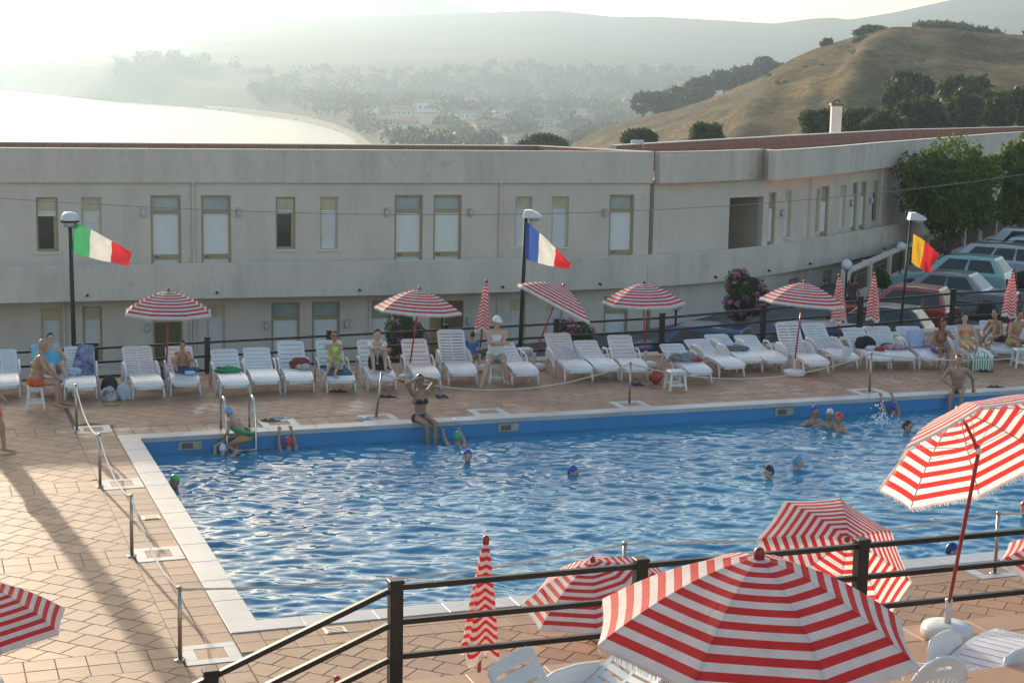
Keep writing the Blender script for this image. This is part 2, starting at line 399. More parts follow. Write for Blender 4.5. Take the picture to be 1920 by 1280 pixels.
def wall_mesh(path, zs0, zs1, ops, depth=.2, m=0, thru=()):
    """plaster wall along a path with recessed openings (s0,s1,z0,z1)"""
    mb = MB()
    sb = sorted(set([0.0, path.L[-1]] + path.L + [x for o in ops for x in o[:2]])); zb = sorted(set([zs0, zs1] + [x for o in ops for x in o[2:4]]))
    for a, b in zip(sb, sb[1:]):
        if b - a < 1e-4: continue
        for c, d in zip(zb, zb[1:]):
            ms, mz = (a + b) / 2, (c + d) / 2
            if any(o[0] < ms < o[1] and o[2] < mz < o[3] for o in ops): continue
            mb.add([path.at(a + 1e-5, 0, c), path.at(b - 1e-5, 0, c), path.at(b - 1e-5, 0, d), path.at(a + 1e-5, 0, d)], [(0, 1, 2, 3)], m)
    for (a, b, c, d) in [o[:4] for o in ops]:
        f = [path.at(a, 0, c), path.at(b, 0, c), path.at(b, 0, d), path.at(a, 0, d)]; k = [path.at(a, -depth, c), path.at(b, -depth, c), path.at(b, -depth, d), path.at(a, -depth, d)]
        mb.add(f + k, [(0, 4, 5, 1), (1, 5, 6, 2), (2, 6, 7, 3), (3, 7, 4, 0)], m)
    mb.add([path.at(0, -.25, zs0), path.at(0, 0, zs0), path.at(0, 0, zs1), path.at(0, -.25, zs1)], [(0, 1, 2, 3)], m)
    e = path.L[-1]
    mb.add([path.at(e, 0, zs0), path.at(e, -.25, zs0), path.at(e, -.25, zs1), path.at(e, 0, zs1)], [(0, 1, 2, 3)], m)
    for a, b in zip(sb, sb[1:]):
        if b - a < 1e-4: continue
        for c, d in zip(zb, zb[1:]):
            ms, mz = (a + b) / 2, (c + d) / 2
            if any(o[0] < ms < o[1] and o[2] < mz < o[3] for o in thru): continue
            mb.add([path.at(a + 1e-5, -.26, c), path.at(b - 1e-5, -.26, c), path.at(b - 1e-5, -.26, d), path.at(a + 1e-5, -.26, d)], [(0, 1, 2, 3)], m)
    return mb
def panel(mb, path, s0, s1, z0, z1, n0, n1, m=0):
    v = [path.at(s, n, z) for z in (z0, z1) for n in (n0, n1) for s in (s0, s1)]
    mb.add(v, [(0, 1, 3, 2), (4, 6, 7, 5), (0, 4, 5, 1), (2, 3, 7, 6), (0, 2, 6, 4), (1, 5, 7, 3)], m)
def frame_mb(path, s0, s1, z0, z1, wd, n0, n1):
    mb = MB()
    panel(mb, path, s0, s0 + wd, z0, z1, n0, n1); panel(mb, path, s1 - wd, s1, z0, z1, n0, n1)
    panel(mb, path, s0 + wd, s1 - wd, z1 - wd, z1, n0, n1)
    return mb
def make_door(par, path, s0, s1, z0, z1, lit=False, brown=False, rail=.85):
    d = frame_mb(path, s0, s1, z0, z1, .06, -.15, -.05).build('door', M_tan, par)
    zt = z1 - (.42 if z1 - z0 > 2 else .3); zr = z0 + rail
    mb = MB(); panel(mb, path, s0 + .06, s1 - .06, zt - .10, zt, -.14, -.055); mb.build('rail', M_tan, d); mb = MB(); panel(mb, path, s0 + .06, s1 - .06, zr, zr + .13, -.14, -.055); mb.build('rail', M_tan, d)
    if brown:
        mb = MB(); panel(mb, path, s0 + .06, s1 - .06, z0, zt - .1, -.16, -.11); mb.build('leaf_panel', M_brown, d)
    else:
        mb = MB(); panel(mb, path, s0 + .06, s1 - .06, zr + .13, zt - .1, -.16, -.11)
        mb.build('shutter', M_shut, d)
        mb = MB(); panel(mb, path, s0 + .06, s1 - .06, z0, zr, -.16, -.11); mb.build('lower_panel', M_white, d)
    mb = MB(); panel(mb, path, s0 + .06, s1 - .06, zt, z1 - .06, -.16, -.12); mb.build('pane', M_trans, d)
    mb = MB(); panel(mb, path, s0 + .10, s0 + .22, zr + .05, zr + .075, -.055, -.03); mb.build('handle', M_iron, d)
    return d
def make_window(par, path, s0, s1, z0, z1, shut=1.0):
    d = frame_mb(path, s0, s1, z0, z1, .05, -.15, -.06).build('window', M_tan if shut < 1 else M_tanlt, par)
    zb = z1 - .38
    mb = MB(); panel(mb, path, s0 + .05, s1 - .05, zb, z1 - .05, -.15, -.09); mb.build('shutter_box', M_tanlt, d)
    zs = zb - (zb - z0) * shut
    mb = MB(); n = max(2, int((zb - zs) / .06))
    for k in range(n):
        a = zs + (zb - zs) * k / n; b = zs + (zb - zs) * (k + 1) / n
        panel(mb, path, s0 + .05, s1 - .05, a + .008, b, -.155, -.11)
    mb.build('shutter', M_shut, d)
    mb = MB(); panel(mb, path, s0 + .05, s1 - .05, z0 + .002, zs if shut < 1 else zb, -.195, -.17); mb.build('pane', M_glass, d)
    mb = MB(); panel(mb, path, s0 - .06, s1 + .06, z0 - .06, z0 - .002, -.14, .05); mb.build('sill', M_cap, d)
    if shut < .9:
        mb = MB(); panel(mb, path, s0 + .05, s1 - .05, z0, z0 + .07, -.15, -.06); panel(mb, path, s1 - .12, s1 - .05, z0 + .07, zs, -.15, -.06); mb.build('sash', M_tan, d)
    return d
def wall_lamp(par, path, s, z, lit=False):
    mb = MB(); panel(mb, path, s - .06, s + .06, z - .12, z + .12, 0.003, .03); panel(mb, path, s - .05, s + .05, z + .06, z + .1, .03, .14)
    l = mb.build('wall_lamp', mat('lamp_bracket', (.45, .42, .37), .5), par)
    c = path.at(s, .1, z)
    mb = MB(); mb.lathe([(.035, -.13), (.05, -.1), (.055, .0), (.045, .05)], 10, c)
    if lit:
        m = bpy.data.materials.new('lamp_glow'); m.use_nodes = True; b = m.node_tree.nodes['Principled BSDF']; b.inputs['Emission Color'].default_value = (1, .62, .25, 1); b.inputs['Emission Strength'].default_value = 9
        g = m
    else: g = mat('lamp_glass', (.55, .54, .5), .2)
    mb.build('lamp_shade', g, l, True)
    return l
ROOF_Z, SLAB_Z, BT, BB = 4.31, 3.36, 1.19, .205
def fpath(x0, x1, slope=.2811):
    def P(px):
        k = (px - 960) / F_PX; Y = 49.952 / (1 - slope * k); return (k * Y, Y)
    return Path([P(x0), P(x1)])
LP = fpath(-420, 1213)
hw = thing('hotel_wing', 'long straight two storey beige hotel wing with balcony parapet, behind the flags', 'building', (LP.at(0).x, LP.at(0).y, -3.4))
_o = hw.location.copy()
class Off:          # parts are modelled in world space, shift under their parent
    pass
def settle(root):
    inv = Matrix.Translation(-root.location) if root.rotation_euler.z == 0 else root.matrix_basis.inverted()
    for c in root.children:
        c.matrix_parent_inverse = inv
def zpx(px, py, path, n=0):
    s = path.s_at(px); q = path.at(s, n); return CAM_Z - (py - hx(px)) * q.y / F_PX
up_w = [(62, 103, 370, 472, .14), (147, 185, 370, 470, 1.0), (512, 549, 368, 467, .10), (595, 629, 367, 465, 1.0), (961, 993, 366, 459, 1.0), (1030, 1062, 366, 459, 1.0)]
up_d = [(277, 334), (372, 428), (735, 788), (808, 861), (1138, 1184)]
lo_w = [(66, 104, 1.0), (145, 182, .55), (381, 415, 1.0), (955, 985, 1.0), (1025, 1055, 1.0)]
lo_d = [(278, 335, 1), (503, 557, 0), (580, 633, 0), (690, 728, 0), (1133, 1178, 0)]
ops = []; Wd = []; Dr = []
for a, b, c, d, sh in up_w:
    s0, s1 = LP.s_at(a), LP.s_at(b); o = (s0, s1, 1.44, 2.95); ops.append(o); Wd.append((o, sh))
for a, b in up_d:
    o = (LP.s_at(a), LP.s_at(b), .34, 3.0); ops.append(o); Dr.append((o, False))
for a, b, sh in lo_w:
    o = (LP.s_at(a), LP.s_at(b), -1.75, -.12); ops.append(o); Wd.append((o, sh))
for a, b, br in lo_d:
    o = (LP.s_at(a), LP.s_at(b), -2.75, -.10); ops.append(o); Dr.append((o, bool(br)))
pass_op = (LP.s_at(803), LP.s_at(832), -2.75, -.32); ops.append(pass_op)
wall_mesh(LP, -3.4, SLAB_Z + .05, ops, thru=[pass_op]).build('wall', M_wall, hw)
for o, sh in Wd: make_window(hw, LP, *o, shut=sh)
for o, br in Dr: make_door(hw, LP, *o, brown=br)
# open passage doorway through the ground floor; its yellow light is painted on the back wall
mb = MB(); panel(mb, LP, pass_op[0], pass_op[1], -2.75, -.32, -.5, -.46); mb.build('passage_back_wall', mat('painted_light_wall', (.62, .42, .16), .8), hw)
mb = MB(); panel(mb, LP, pass_op[1] + .002, pass_op[1] + .55, -2.75, -.14, .004, .05); mb.build('open_door_leaf', M_brown, hw)
for px, lit in ((263, 0), (442, 0), (720, 0), (877, 0), (1129, 0)): wall_lamp(hw, LP, LP.s_at(px), zpx(px, 394, LP), bool(lit))
for px in (267, 493, 645, 877): wall_lamp(hw, LP, LP.s_at(px), -.75)
for px in (357, 933): 
    s = LP.s_at(px); mb = MB(); mb.tube([LP.at(s, .05, -3.3), LP.at(s, .05, SLAB_Z)], .045, 8); mb.build('downpipe', M_wall, hw)
for px in (110, 350, 690): 
    s = LP.s_at(px); mb = MB(); mb.tube([LP.at(s, .05, -3.3), LP.at(s, .05, .16)], .045, 8); mb.build('downpipe', M_wall, hw)
# roof parapet and slab of the straight wing
def sweep(path_pts, sec, mats_i, closed_ends=True):
    """path_pts: list of (centre xy Vector, normal Vector to camera); sec: list of (n,z)"""
    mb = MB(); rows = []
    for (q, nn) in path_pts: rows.append([Vector((q.x + nn.x * n, q.y + nn.y * n, z)) for n, z in sec])
    k = len(sec)
    for i in range(len(rows) - 1):
        for j in range(k):
            jj = (j + 1) % k
            mb.add([rows[i][j], rows[i + 1][j], rows[i + 1][jj], rows[i][jj]], [(0, 1, 2, 3)], mats_i[j])
    mb.add(rows[0], [tuple(range(k))], 0); mb.add(rows[-1], [tuple(range(k - 1, -1, -1))], 0)
    return mb
def pp(path, ts):
    out = []
    for t in ts:
        d = path.dir(t); out.append((path.at(t).xy, Vector((d.y, -d.x))))
    return out
sec = [(.10, SLAB_Z), (.10, ROOF_Z - .03), (.10, ROOF_Z), (-.12, ROOF_Z), (-.12, SLAB_Z)]
sweep(pp(LP, [0, LP.L[-1] + .05]), sec, [0, 1, 1, 2, 0]).build('roof_parapet', [M_conc, M_cap, M_brick], hw)
rp = Path([(LP.at(0, -8.6).x, LP.at(0, -8.6).y), (LP.at(LP.L[-1] - 1.0, -8.6).x, LP.at(LP.L[-1] - 1.0, -8.6).y)])
secr = [(.12, SLAB_Z), (.12, 4.06), (.12, 4.09), (-.12, 4.09), (-.12, -3)]
sweep(pp(rp, [0, rp.L[-1]]), secr, [2, 1, 1, 0, 0]).build('rear_parapet', [M_conc, M_cap, M_brick], hw)
ep = Path([(rp.at(rp.L[-1]).x, rp.at(rp.L[-1]).y), (LP.at(LP.L[-1], -.13).x, LP.at(LP.L[-1], -.13).y)])
# end wall seen from inside the roof: n>0 is its left side here
e0, e1 = ep.at(0), ep.at(ep.L[-1]); mb = MB(); nn = Vector((ep.dir(0).y, -ep.dir(0).x))
for z0_, z1_, w_, mi in ((SLAB_Z, 4.06, .11, 2), (4.06, 4.09, .13, 1)):
    z1e = z1_ + (ROOF_Z - 4.09)
    v = []
    for q, zz in ((e0, z1_), (e1, z1e)):
        v += [Vector((q.x + nn.x * w_, q.y + nn.y * w_, z0_ if mi == 2 else zz - .03)), Vector((q.x + nn.x * w_, q.y + nn.y * w_, zz)), Vector((q.x - nn.x * w_, q.y - nn.y * w_, zz)), Vector((q.x - nn.x * w_, q.y - nn.y * w_, z0_ if mi == 2 else zz - .03))]
    mb.add(v, [(0, 4, 5, 1), (1, 5, 6, 2), (2, 6, 7, 3), (0, 1, 2, 3), (7, 6, 5, 4)], mi)
mb.build('end_parapet', [M_conc, M_cap, M_brick], hw)
mb = MB(); q = [LP.at(0, -.1, SLAB_Z + .02), LP.at(LP.L[-1], -.1, SLAB_Z + .02), Vector((e0.x, e0.y, SLAB_Z + .02)), LP.at(0, -8.6, SLAB_Z + .02)]
mb.add(q + [v - Vector((0, 0, .25)) for v in q], [(0, 1, 2, 3), (7, 6, 5, 4), (0, 4, 5, 1), (1, 5, 6, 2), (2, 6, 7, 3), (3, 7, 4, 0)]); mb.build('roof_slab', M_conc, hw)
# side and back walls so that no light leaks through
mb = MB(); a, b, c, d = LP.at(0, -.3), LP.at(0, -8.5), Vector((e0.x, e0.y, 0)), LP.at(LP.L[-1], -.3)
for p_, q_ in ((a, b), (b, c), (c, d)):
    mb.add([(p_.x, p_.y, -3.4), (q_.x, q_.y, -3.4), (q_.x, q_.y, SLAB_Z), (p_.x, p_.y, SLAB_Z)], [(0, 1, 2, 3)])
mb.build('rear_wall', M_wall, hw)
# balcony: long curved parapet that runs on in front of the second wing
bx_ = [-420, 0, 300, 630, 850, 1000, 1140, 1280, 1370, 1450, 1530, 1600, 1690, 1780]
br_ = [.965, 1, 1.030, 1.061, 1.083, 1.103, 1.122, 1.150, 1.180, 1.220, 1.275, 1.335, 1.43, 1.54]
bp_ = []
for px in np.linspace(-420, 1780, 70):
    Yb = 44.7 * float(np.interp(px, bx_, br_)); bp_.append(((px - 960) / F_PX * Yb, Yb))
# smooth
A_ = np.array(bp_)
for _ in range(6): A_[1:-1] = (A_[:-2] + 2 * A_[1:-1] + A_[2:]) / 4
BPa = Path([tuple(x) for x in A_])
ks = BPa.s_at(1213)
secb = [(0, BB), (0, BT - .02), (.0, BT), (-.16, BT), (-.16, .31), (-2.2, .31), (-2.2, BB + .06)]
mi = [0, 1, 1, 0, 0, 0, 0]
ts = [BPa.L[i] + .001 for i in range(len(BPa.L)) if BPa.L[i] < ks] + [ks]
sweep(pp(BPa, ts), secb, mi).build('balcony', [M_conc, M_cap], hw)
for px in (155, 400, 670, 940, 1123):
    s = BPa.s_at(px); mb = MB(); mb.tube([BPa.at(s, -.02, BB + .17), BPa.at(s, .09, BB + .16)], .035, 8); mb.build('drain_spout', M_iron, hw)
settle(hw)
# ---- curved wing to the right of the joint
RP = Path([(4.27, 51.30), (5.1, 51.85), (6.0, 52.6), (7.05, 53.65), (8.35, 54.6), (9.9, 57.0), (13.1, 62.0), (17.7, 69.9), (21.5, 76.2), (27, 84)])
PP1 = [(4.38, 50.98), (5.2, 51.5), (6.1, 52.25), (7.1, 53.3), (8.02, 54.35)]
PP2 = [(8.28, 53.55), (9.6, 55.4), (11.2, 58.0), (13.4, 61.9), (17.9, 69.35), (21.7, 75.8), (27.2, 83.6)]
cw = thing('hotel_wing', 'curving beige hotel wing receding behind the parked cars and bushy tree', 'building', (8.0, 56.0, -2.0))
ops = []; Wd = []; Dr = []
for a, b, zt in ((1467, 1479, 2.92), (1520, 1531, 2.85), (1569, 1581, 2.85), (1630, 1641, 2.85)):
    o = (RP.s_at(a), RP.s_at(b), 1.36, zt); ops.append(o); Wd.append((o, 1.0 if a < 1600 else .05))
for a, b in ((1436, 1450), (1534, 1549), (1592, 1602), (1607, 1619)):
    o = (RP.s_at(a), RP.s_at(b), .32, 2.90); ops.append(o); Dr.append(o)
rec = (RP.s_at(1363), RP.s_at(1426), .32, 2.78)
ops.append(rec)
for a, b in ((1480, 1500), (1545, 1562), (1600, 1614), (1640, 1652)):
    o = (RP.s_at(a), RP.s_at(b), -1.6, -.1); ops.append(o); Dr.append(o)
wall_mesh(RP, -2.2, SLAB_Z + .05, ops, thru=[rec]).build('wall', M_wall, cw)
for o, sh in Wd: make_window(cw, RP, *o, shut=sh)
for o in Dr: make_door(cw, RP, *o)
mb = MB(); a, b = rec[0], rec[1]
P0, P1 = RP.at(a, 0, 0), RP.at(b, 0, 0)
Q0, Q1 = RP.at(a, -.0, 0) + Vector((-1.2, 2.6, 0)), RP.at(b, 0, 0) + Vector((-1.2, 2.6, 0))
def wq(p, q, z0, z1): mb.add([(p.x, p.y, z0), (q.x, q.y, z0), (q.x, q.y, z1), (p.x, p.y, z1)], [(0, 1, 2, 3)])
wq(P0, Q0, .2, 2.8); wq(Q0, Q1, .2, 2.8); wq(Q1, P1, .2, 2.8)
mb.add([(v.x, v.y, z) for z in (.32, 2.78) for v in (P0, P1, Q1, Q0)], [(0, 1, 2, 3), (4, 7, 6, 5)])
mb.build('alcove', M_wall, cw)
for px in (1515, 1647):
    s = RP.s_at(px); mb = MB(); panel(mb, RP, s - .22, s + .22, -2, SLAB_Z - .01, .004, .10); mb.build('pilaster', M_wall, cw)
for px in (1459, 1588, 1624): wall_lamp(cw, RP, RP.s_at(px), 2.2)
for pts in (PP1, PP2):
    P_ = Path(pts); ts_ = [l + .001 for l in P_.L[:-1]] + [P_.L[-1]]
    sweep(pp(P_, ts_), [(.0, SLAB_Z), (.0, ROOF_Z - .03), (.02, ROOF_Z), (-.25, ROOF_Z), (-.25, SLAB_Z)], [0, 1, 1, 2, 0]).build('roof_parapet', [M_conc, M_cap, M_brick], cw)
mb = MB(); panel(mb, Path([PP1[-1], PP2[0]]), -.05, Path([PP1[-1], PP2[0]]).L[-1] + .0, SLAB_Z, ROOF_Z - .004, -.2, .0); mb.build('parapet_return', M_conc, cw)
RR = Path([(3.2, 55.4), (10.5, 67.3), (17.5, 78.3), (18.2, 79.3), (27.3, 89.2)])
sweep(pp(RR, [l + .001 for l in RR.L[:-1]] + [RR.L[-1]]), [(.12, SLAB_Z - .3), (.12, ROOF_Z - .03), (.12, ROOF_Z), (-.12, ROOF_Z), (-.12, -2)], [2, 1, 1, 0, 0]).build('rear_parapet', [M_conc, M_cap, M_brick], cw)
poly = [(4.3, 51.4), (6.0, 52.7), (8.0, 54.8), (13.1, 62.2), (17.7, 70.1), (27, 84.2), (27.3, 89.2), (18.2, 79.3), (10.5, 67.3), (3.2, 55.4)]
mb = MB(); n = len(poly); mb.add([(x, y, SLAB_Z + .02) for x, y in poly] + [(x, y, SLAB_Z - .2) for x, y in poly], [tuple(range(n)), tuple(range(2 * n - 1, n - 1, -1))] + [(i, n + i, n + (i + 1) % n, (i + 1) % n) for i in range(n)]); mb.build('roof_slab', M_conc, cw)
ts = [ks + .012] + [BPa.L[i] + .001 for i in range(len(BPa.L) - 1) if BPa.L[i] > ks + .05] + [BPa.L[-1]]
sweep(pp(BPa, ts), secb, mi).build('balcony', [M_conc, M_cap], cw)
for px in (1340, 1440, 1517, 1655):
    s = BPa.s_at(px); mb = MB(); mb.tube([BPa.at(s, -.02, BB + .17), BPa.at(s, .09, BB + .16)], .035, 8); mb.build('drain_spout', M_iron, cw)
# square stub and gap of the expansion joint, and the roof floodlight
q = WD(1195, 270, 57.0); mb = MB(); mb.box(q, (.42, .12, .26)); mb.build('roof_floodlight', mat('lamp_grey', (.5, .52, .5), .4), cw)
settle(cw)
# white chimney post behind the curved wing
q = WD(1566, 246, 82.0); ch = thing('chimney_stack', 'slim white chimney stack rising behind the brick roof parapet', 'chimney', (q.x, q.y, 0))
mb = MB(); mb.bbox((0, 0, 2.55), (.48, .48, 5.5), .03); mb.build('shaft', mat('white_render', (.62, .60, .57), .8, scale=2), ch)
mb = MB(); mb.bbox((0, 0, 5.36), (.6, .6, .1), .02); mb.tube([(-.2, 0, 5.40), (-.05, 0, 5.58), (.2, 0, 5.52)], .05, 6); mb.build('cowl', M_brown, ch)
# low garden wall with brick panels
GW = Path([WD(1586, 500, 52.6).xy[:], WD(1700, 455, 61.5).xy[:], WD(1890, 400, 78).xy[:]])
gw = thing('garden_wall', 'low white wall with brown louvred panels between piers beside the car park', 'wall', (GW.at(0).x, GW.at(0).y, -.6))
np_ = 9; Lg = GW.L[-1]
for i in range(np_ + 1):
    s = Lg * i / np_; s = min(max(s, .16), Lg - .16); mb = MB(); panel(mb, GW, s - .15, s + .15, -1.2, .66, -.15, .15); mb.build('pier', M_wall, gw)
    if i < np_:
        s1 = Lg * (i + 1) / np_
        mb = MB(); panel(mb, GW, s + .15, s1 - .15, -1.2, -.2, -.1, .1); panel(mb, GW, s + .15, s1 - .15, .54, .62, -.13, .13); mb.build('plinth', M_wall, gw)
        mb = MB(); panel(mb, GW, s + .15, s1 - .15, -.2, .54, -.08, -.035); mb.build('back_panel', M_brown, gw)
        for k in range(6):
            z = -.19 + k * .12; mb = MB(); panel(mb, GW, s + .16, s1 - .16, z, z + .085, -.03, .05); mb.build('slat', M_brown, gw)
settle(gw)
def globe_lamp(px, py, Y, label):
    q = WD(px, py, Y); zg = park(q.x, q.y) if Y > 42 else 0
    t = thing('globe_lamp', label, 'lamp', (q.x, q.y, zg), group='globe lamps in the car park')
    h = q.z - zg
    mb = MB(); mb.lathe([(.07, 0), (.07, .1), (.035, .14), (.03, h - .2), (.06, h - .16), (.06, h - .13)], 10); mb.build('post', M_iron, t, True)
    mb = MB(); mb.ell((0, 0, h), (.17, .17, .17), 16, 10); mb.build('globe', mat('globe_glass', (.62, .62, .6), .25), t, True)
globe_lamp(1588, 497, 50.5, 'white globe lamp at the near end of the garden wall')
globe_lamp(1690, 462, 60, 'white globe lamp farther along the garden wall under the tree')
globe_lamp(1268, 571, 46, 'white globe lamp in front of the hotel beside a pink oleander')
# ================================================================ POOL, DECK, TERRACES
M_tile = mat('terracotta_tile', (.335, .19, .108), .62, scale=3.0, var=.10, island=.15, bump=.12, bscale=40, spec=.4, detail=6)
def wet_patches(m):
    n = m.node_tree; N, L = n.nodes, n.links; b = N['Principled BSDF']; src = b.inputs['Base Color'].links[0].from_socket
    ge = N.new('ShaderNodeNewGeometry'); nz = N.new('ShaderNodeTexNoise'); nz.inputs['Scale'].default_value = .75; nz.inputs['Detail'].default_value = 7; nz.inputs['Roughness'].default_value = .65; L.new(ge.outputs['Position'], nz.inputs[0])
    mr = N.new('ShaderNodeMapRange'); mr.inputs['From Min'].default_value = .55; mr.inputs['From Max'].default_value = .64; L.new(nz.outputs['Fac'], mr.inputs['Value'])
    vm = N.new('ShaderNodeVectorMath'); vm.operation = 'DOT_PRODUCT'; vm.inputs[1].default_value = (PV.x, PV.y, 0); L.new(ge.outputs['Position'], vm.inputs[0])
    gt = N.new('ShaderNodeMapRange'); v0 = PA.dot(PV); gt.inputs['From Min'].default_value = v0 + .2; gt.inputs['From Max'].default_value = v0 + 1.6; gt.inputs['To Min'].default_value = 1; gt.inputs['To Max'].default_value = .08; L.new(vm.outputs['Value'], gt.inputs['Value'])
    mu = N.new('ShaderNodeMath'); mu.operation = 'MULTIPLY'; L.new(mr.outputs[0], mu.inputs[0]); L.new(gt.outputs[0], mu.inputs[1]); mr = mu
    v = N.new('ShaderNodeMapRange'); v.inputs['To Min'].default_value = 1.06; v.inputs['To Max'].default_value = .78; L.new(mr.outputs[0], v.inputs['Value'])
    r = N.new('ShaderNodeMapRange'); r.inputs['To Min'].default_value = .62; r.inputs['To Max'].default_value = .3; L.new(mr.outputs[0], r.inputs['Value']); L.new(r.outputs[0], b.inputs['Roughness'])
    hs = N.new('ShaderNodeHueSaturation'); L.new(src, hs.inputs['Color']); L.new(v.outputs[0], hs.inputs['Value']); L.new(hs.outputs[0], b.inputs['Base Color'])
wet_patches(M_tile)
M_grout = mat('grout', (.13, .09, .062), .95, scale=5)
M_marble = mat('marble_coping', (.40, .395, .38), .38, scale=2.2, var=.12, objrand=.06, detail=7)
M_step = mat('terracotta_ledge', (.44, .25, .14), .6, scale=1.5, var=.12, bump=.1, island=.05)
M_render = mat('terrace_wall', (.5, .43, .34), .9, scale=1)
M_pool = mat('pool_blue', (.045, .22, .44), .35, scale=1.2, var=.08)
POOL_L, POOL_W, WATER_Z = 25.0, 10.53, -.30
def rect_uv(mb, u0, u1, v0, v1, z, m=0): mb.add([UV(u0, v1, z), UV(u1, v1, z), UV(u1, v0, z), UV(u0, v0, z)], [(0, 1, 2, 3)], m)
mb = MB()
for a in ((-22, 0, -6.6, 16.32), (25, 40, -6.6, 16.32), (0, 25, -6.6, 0), (0, 25, 10.53, 16.32), (-22, -.02, 16.32, 34)): rect_uv(mb, *a[:2], *a[2:], -.006)
for a, b in (((-22, -6.6), (40, -6.6)),):
    mb.add([UV(*b, -.006), UV(*a, -.006), UV(*a, -4.5), UV(*b, -4.5)], [(0, 3, 2, 1)])
deck = tag(mb.build('deck_floor', M_grout), kind='structure')
mb = MB(); pw = [(0, 0), (POOL_L, 0), (POOL_L, POOL_W), (0, POOL_W)]
for (a, b) in zip(pw, pw[1:] + pw[:1]): mb.add([UV(*a, -.01), UV(*b, -.01), UV(*b, -1.6), UV(*a, -1.6)], [(0, 1, 2, 3)])
rect_uv(mb, 0, POOL_L, 0, POOL_W, -1.6)
basin = tag(mb.build('pool_basin_floor', M_pool), kind='structure')
def slab(u0, u1, v0, v1, z0, z1, b=.008):
    mb = MB()
    q = lambda i, z: [UV(u0 + i, v1 - i, z), UV(u1 - i, v1 - i, z), UV(u1 - i, v0 + i, z), UV(u0 + i, v0 + i, z)]
    mb.add(q(0, z0) + q(0, z1 - b) + q(b, z1), [(3, 2, 1, 0), (8, 9, 10, 11)] + [(k * 4 + i, k * 4 + (i + 1) % 4, k * 4 + 4 + (i + 1) % 4, k * 4 + 4 + i) for k in range(2) for i in range(4)])
    return mb
CW = .36
def coping(n, fn):
    for i in range(n): fn(i).build('coping_slab', M_marble, basin)
coping(12, lambda i: slab(-CW, -.0 + .02, i * POOL_W / 12 + .002, (i + 1) * POOL_W / 12 - .002, -.07, .012))
coping(28, lambda i: slab(-CW + i * (POOL_L + CW) / 28 + .002, -CW + (i + 1) * (POOL_L + CW) / 28 - .002, -CW, .02, -.07, .0125))
coping(28, lambda i: slab(-CW + i * (POOL_L + CW) / 28 + .002, -CW + (i + 1) * (POOL_L + CW) / 28 - .002, POOL_W - .02, POOL_W + CW, -.07, .0125))
for px in (357, 955, 1474):
    u = toUV(W(px, 824 - (px - 262) * .055, 0))[0]
    mb = MB(); P = UV(u, .0, -.17); mb.box(P, (.42, .06, .15), rz=TH); mb.build('skimmer_opening', mat('skimmer_beige', (.36, .33, .22), .6), basin)
    mb = MB(); mb.box(UV(u - .05, .034, -.17), (.2, .012, .1), rz=TH); mb.build('skimmer_grille', mat('skimmer_dark', (.10, .10, .08), .6), basin)
# ---- water: real waves
du = .04; nu, nv = int(POOL_L / du) + 1, int(POOL_W / du) + 1
uu = np.linspace(0.005, POOL_L - .005, nu); vv = np.linspace(.005, POOL_W - .005, nv)
UUg, VVg = np.meshgrid(uu, vv)
H = np.zeros_like(UUg); wr = np.random.default_rng(3)
for k in range(70):
    lam = .24 * (5.2 ** wr.random()); ang = wr.normal(math.pi / 2 + .3, .42); ph = wr.random() * 6.28; a_ = .0037 * lam ** .95
    kx, ky = math.cos(ang) * 6.283 / lam, math.sin(ang) * 6.283 / lam
    env = .65 + .5 * np.sin(UUg * wr.uniform(.2, 1.1) + VVg * wr.uniform(.2, 1.1) + wr.random() * 6)
    warp = .35 * np.sin(UUg * wr.uniform(.5, 1.6) + wr.random() * 6) + .35 * np.sin(VVg * wr.uniform(.5, 1.6) + wr.random() * 6)
    s_ = np.sin(kx * UUg + ky * VVg + ph + warp * 2)
    H += a_ * env * (1 - 2 * np.abs(s_) ** .8 if k % 3 == 0 else s_)
for px_, py_, am in ((333, 910, 1.4), (875, 865, 1), (1042, 886, 1.2), (1483, 876, 1), (1453, 893, 1), (1524, 790, 1), (1556, 795, 1), (1580, 800, 1.2), (1691, 810, 1), (1750, 1036, 1.2), (413, 850, 1.2), (538, 840, 1), (859, 830, 1), (1673, 780, 1.6), (1320, 940, 1.3)):
    us_, vs_ = toUV(W(px_, py_, WATER_Z)); rr = np.hypot(UUg - us_, VVg - vs_) + .12 * np.sin(np.arctan2(VVg - vs_, UUg - us_) * 3 + px_); H += am * .016 * np.sin(rr * 17 - 1) * np.exp(-rr * 1.5) * np.clip(rr * 4, 0, 1)
Xw = PA.x + PU.x * UUg + PV.x * VVg; Yw = PA.y + PU.y * UUg + PV.y * VVg
V = np.stack([Xw, Yw, WATER_Z + H], -1).reshape(-1, 3)
mw = bpy.data.materials.new('pool_water'); mw.use_nodes = True; b = mw.node_tree.nodes['Principled BSDF']
b.inputs['Roughness'].default_value = .03; b.inputs['IOR'].default_value = 1.33; b.inputs['Specular IOR Level'].default_value = .27
N_, L_ = mw.node_tree.nodes, mw.node_tree.links
tc = N_.new('ShaderNodeTexCoord'); nz = N_.new('ShaderNodeTexNoise'); nz.inputs['Scale'].default_value = 1.1; nz.inputs['Detail'].default_value = 3
mx = N_.new('ShaderNodeMix'); mx.data_type = 'RGBA'; mx.inputs['A'].default_value = (.03, .18, .30, 1); mx.inputs['B'].default_value = (.05, .245, .385, 1)
L_.new(tc.outputs['Object'], nz.inputs['Vector']); L_.new(nz.outputs['Fac'], mx.inputs['Factor']); L_.new(mx.outputs['Result'], b.inputs['Base Color'])
nb = N_.new('ShaderNodeTexNoise'); nb.inputs['Scale'].default_value = 9; nb.inputs['Detail'].default_value = 3; L_.new(tc.outputs['Object'], nb.inputs['Vector'])
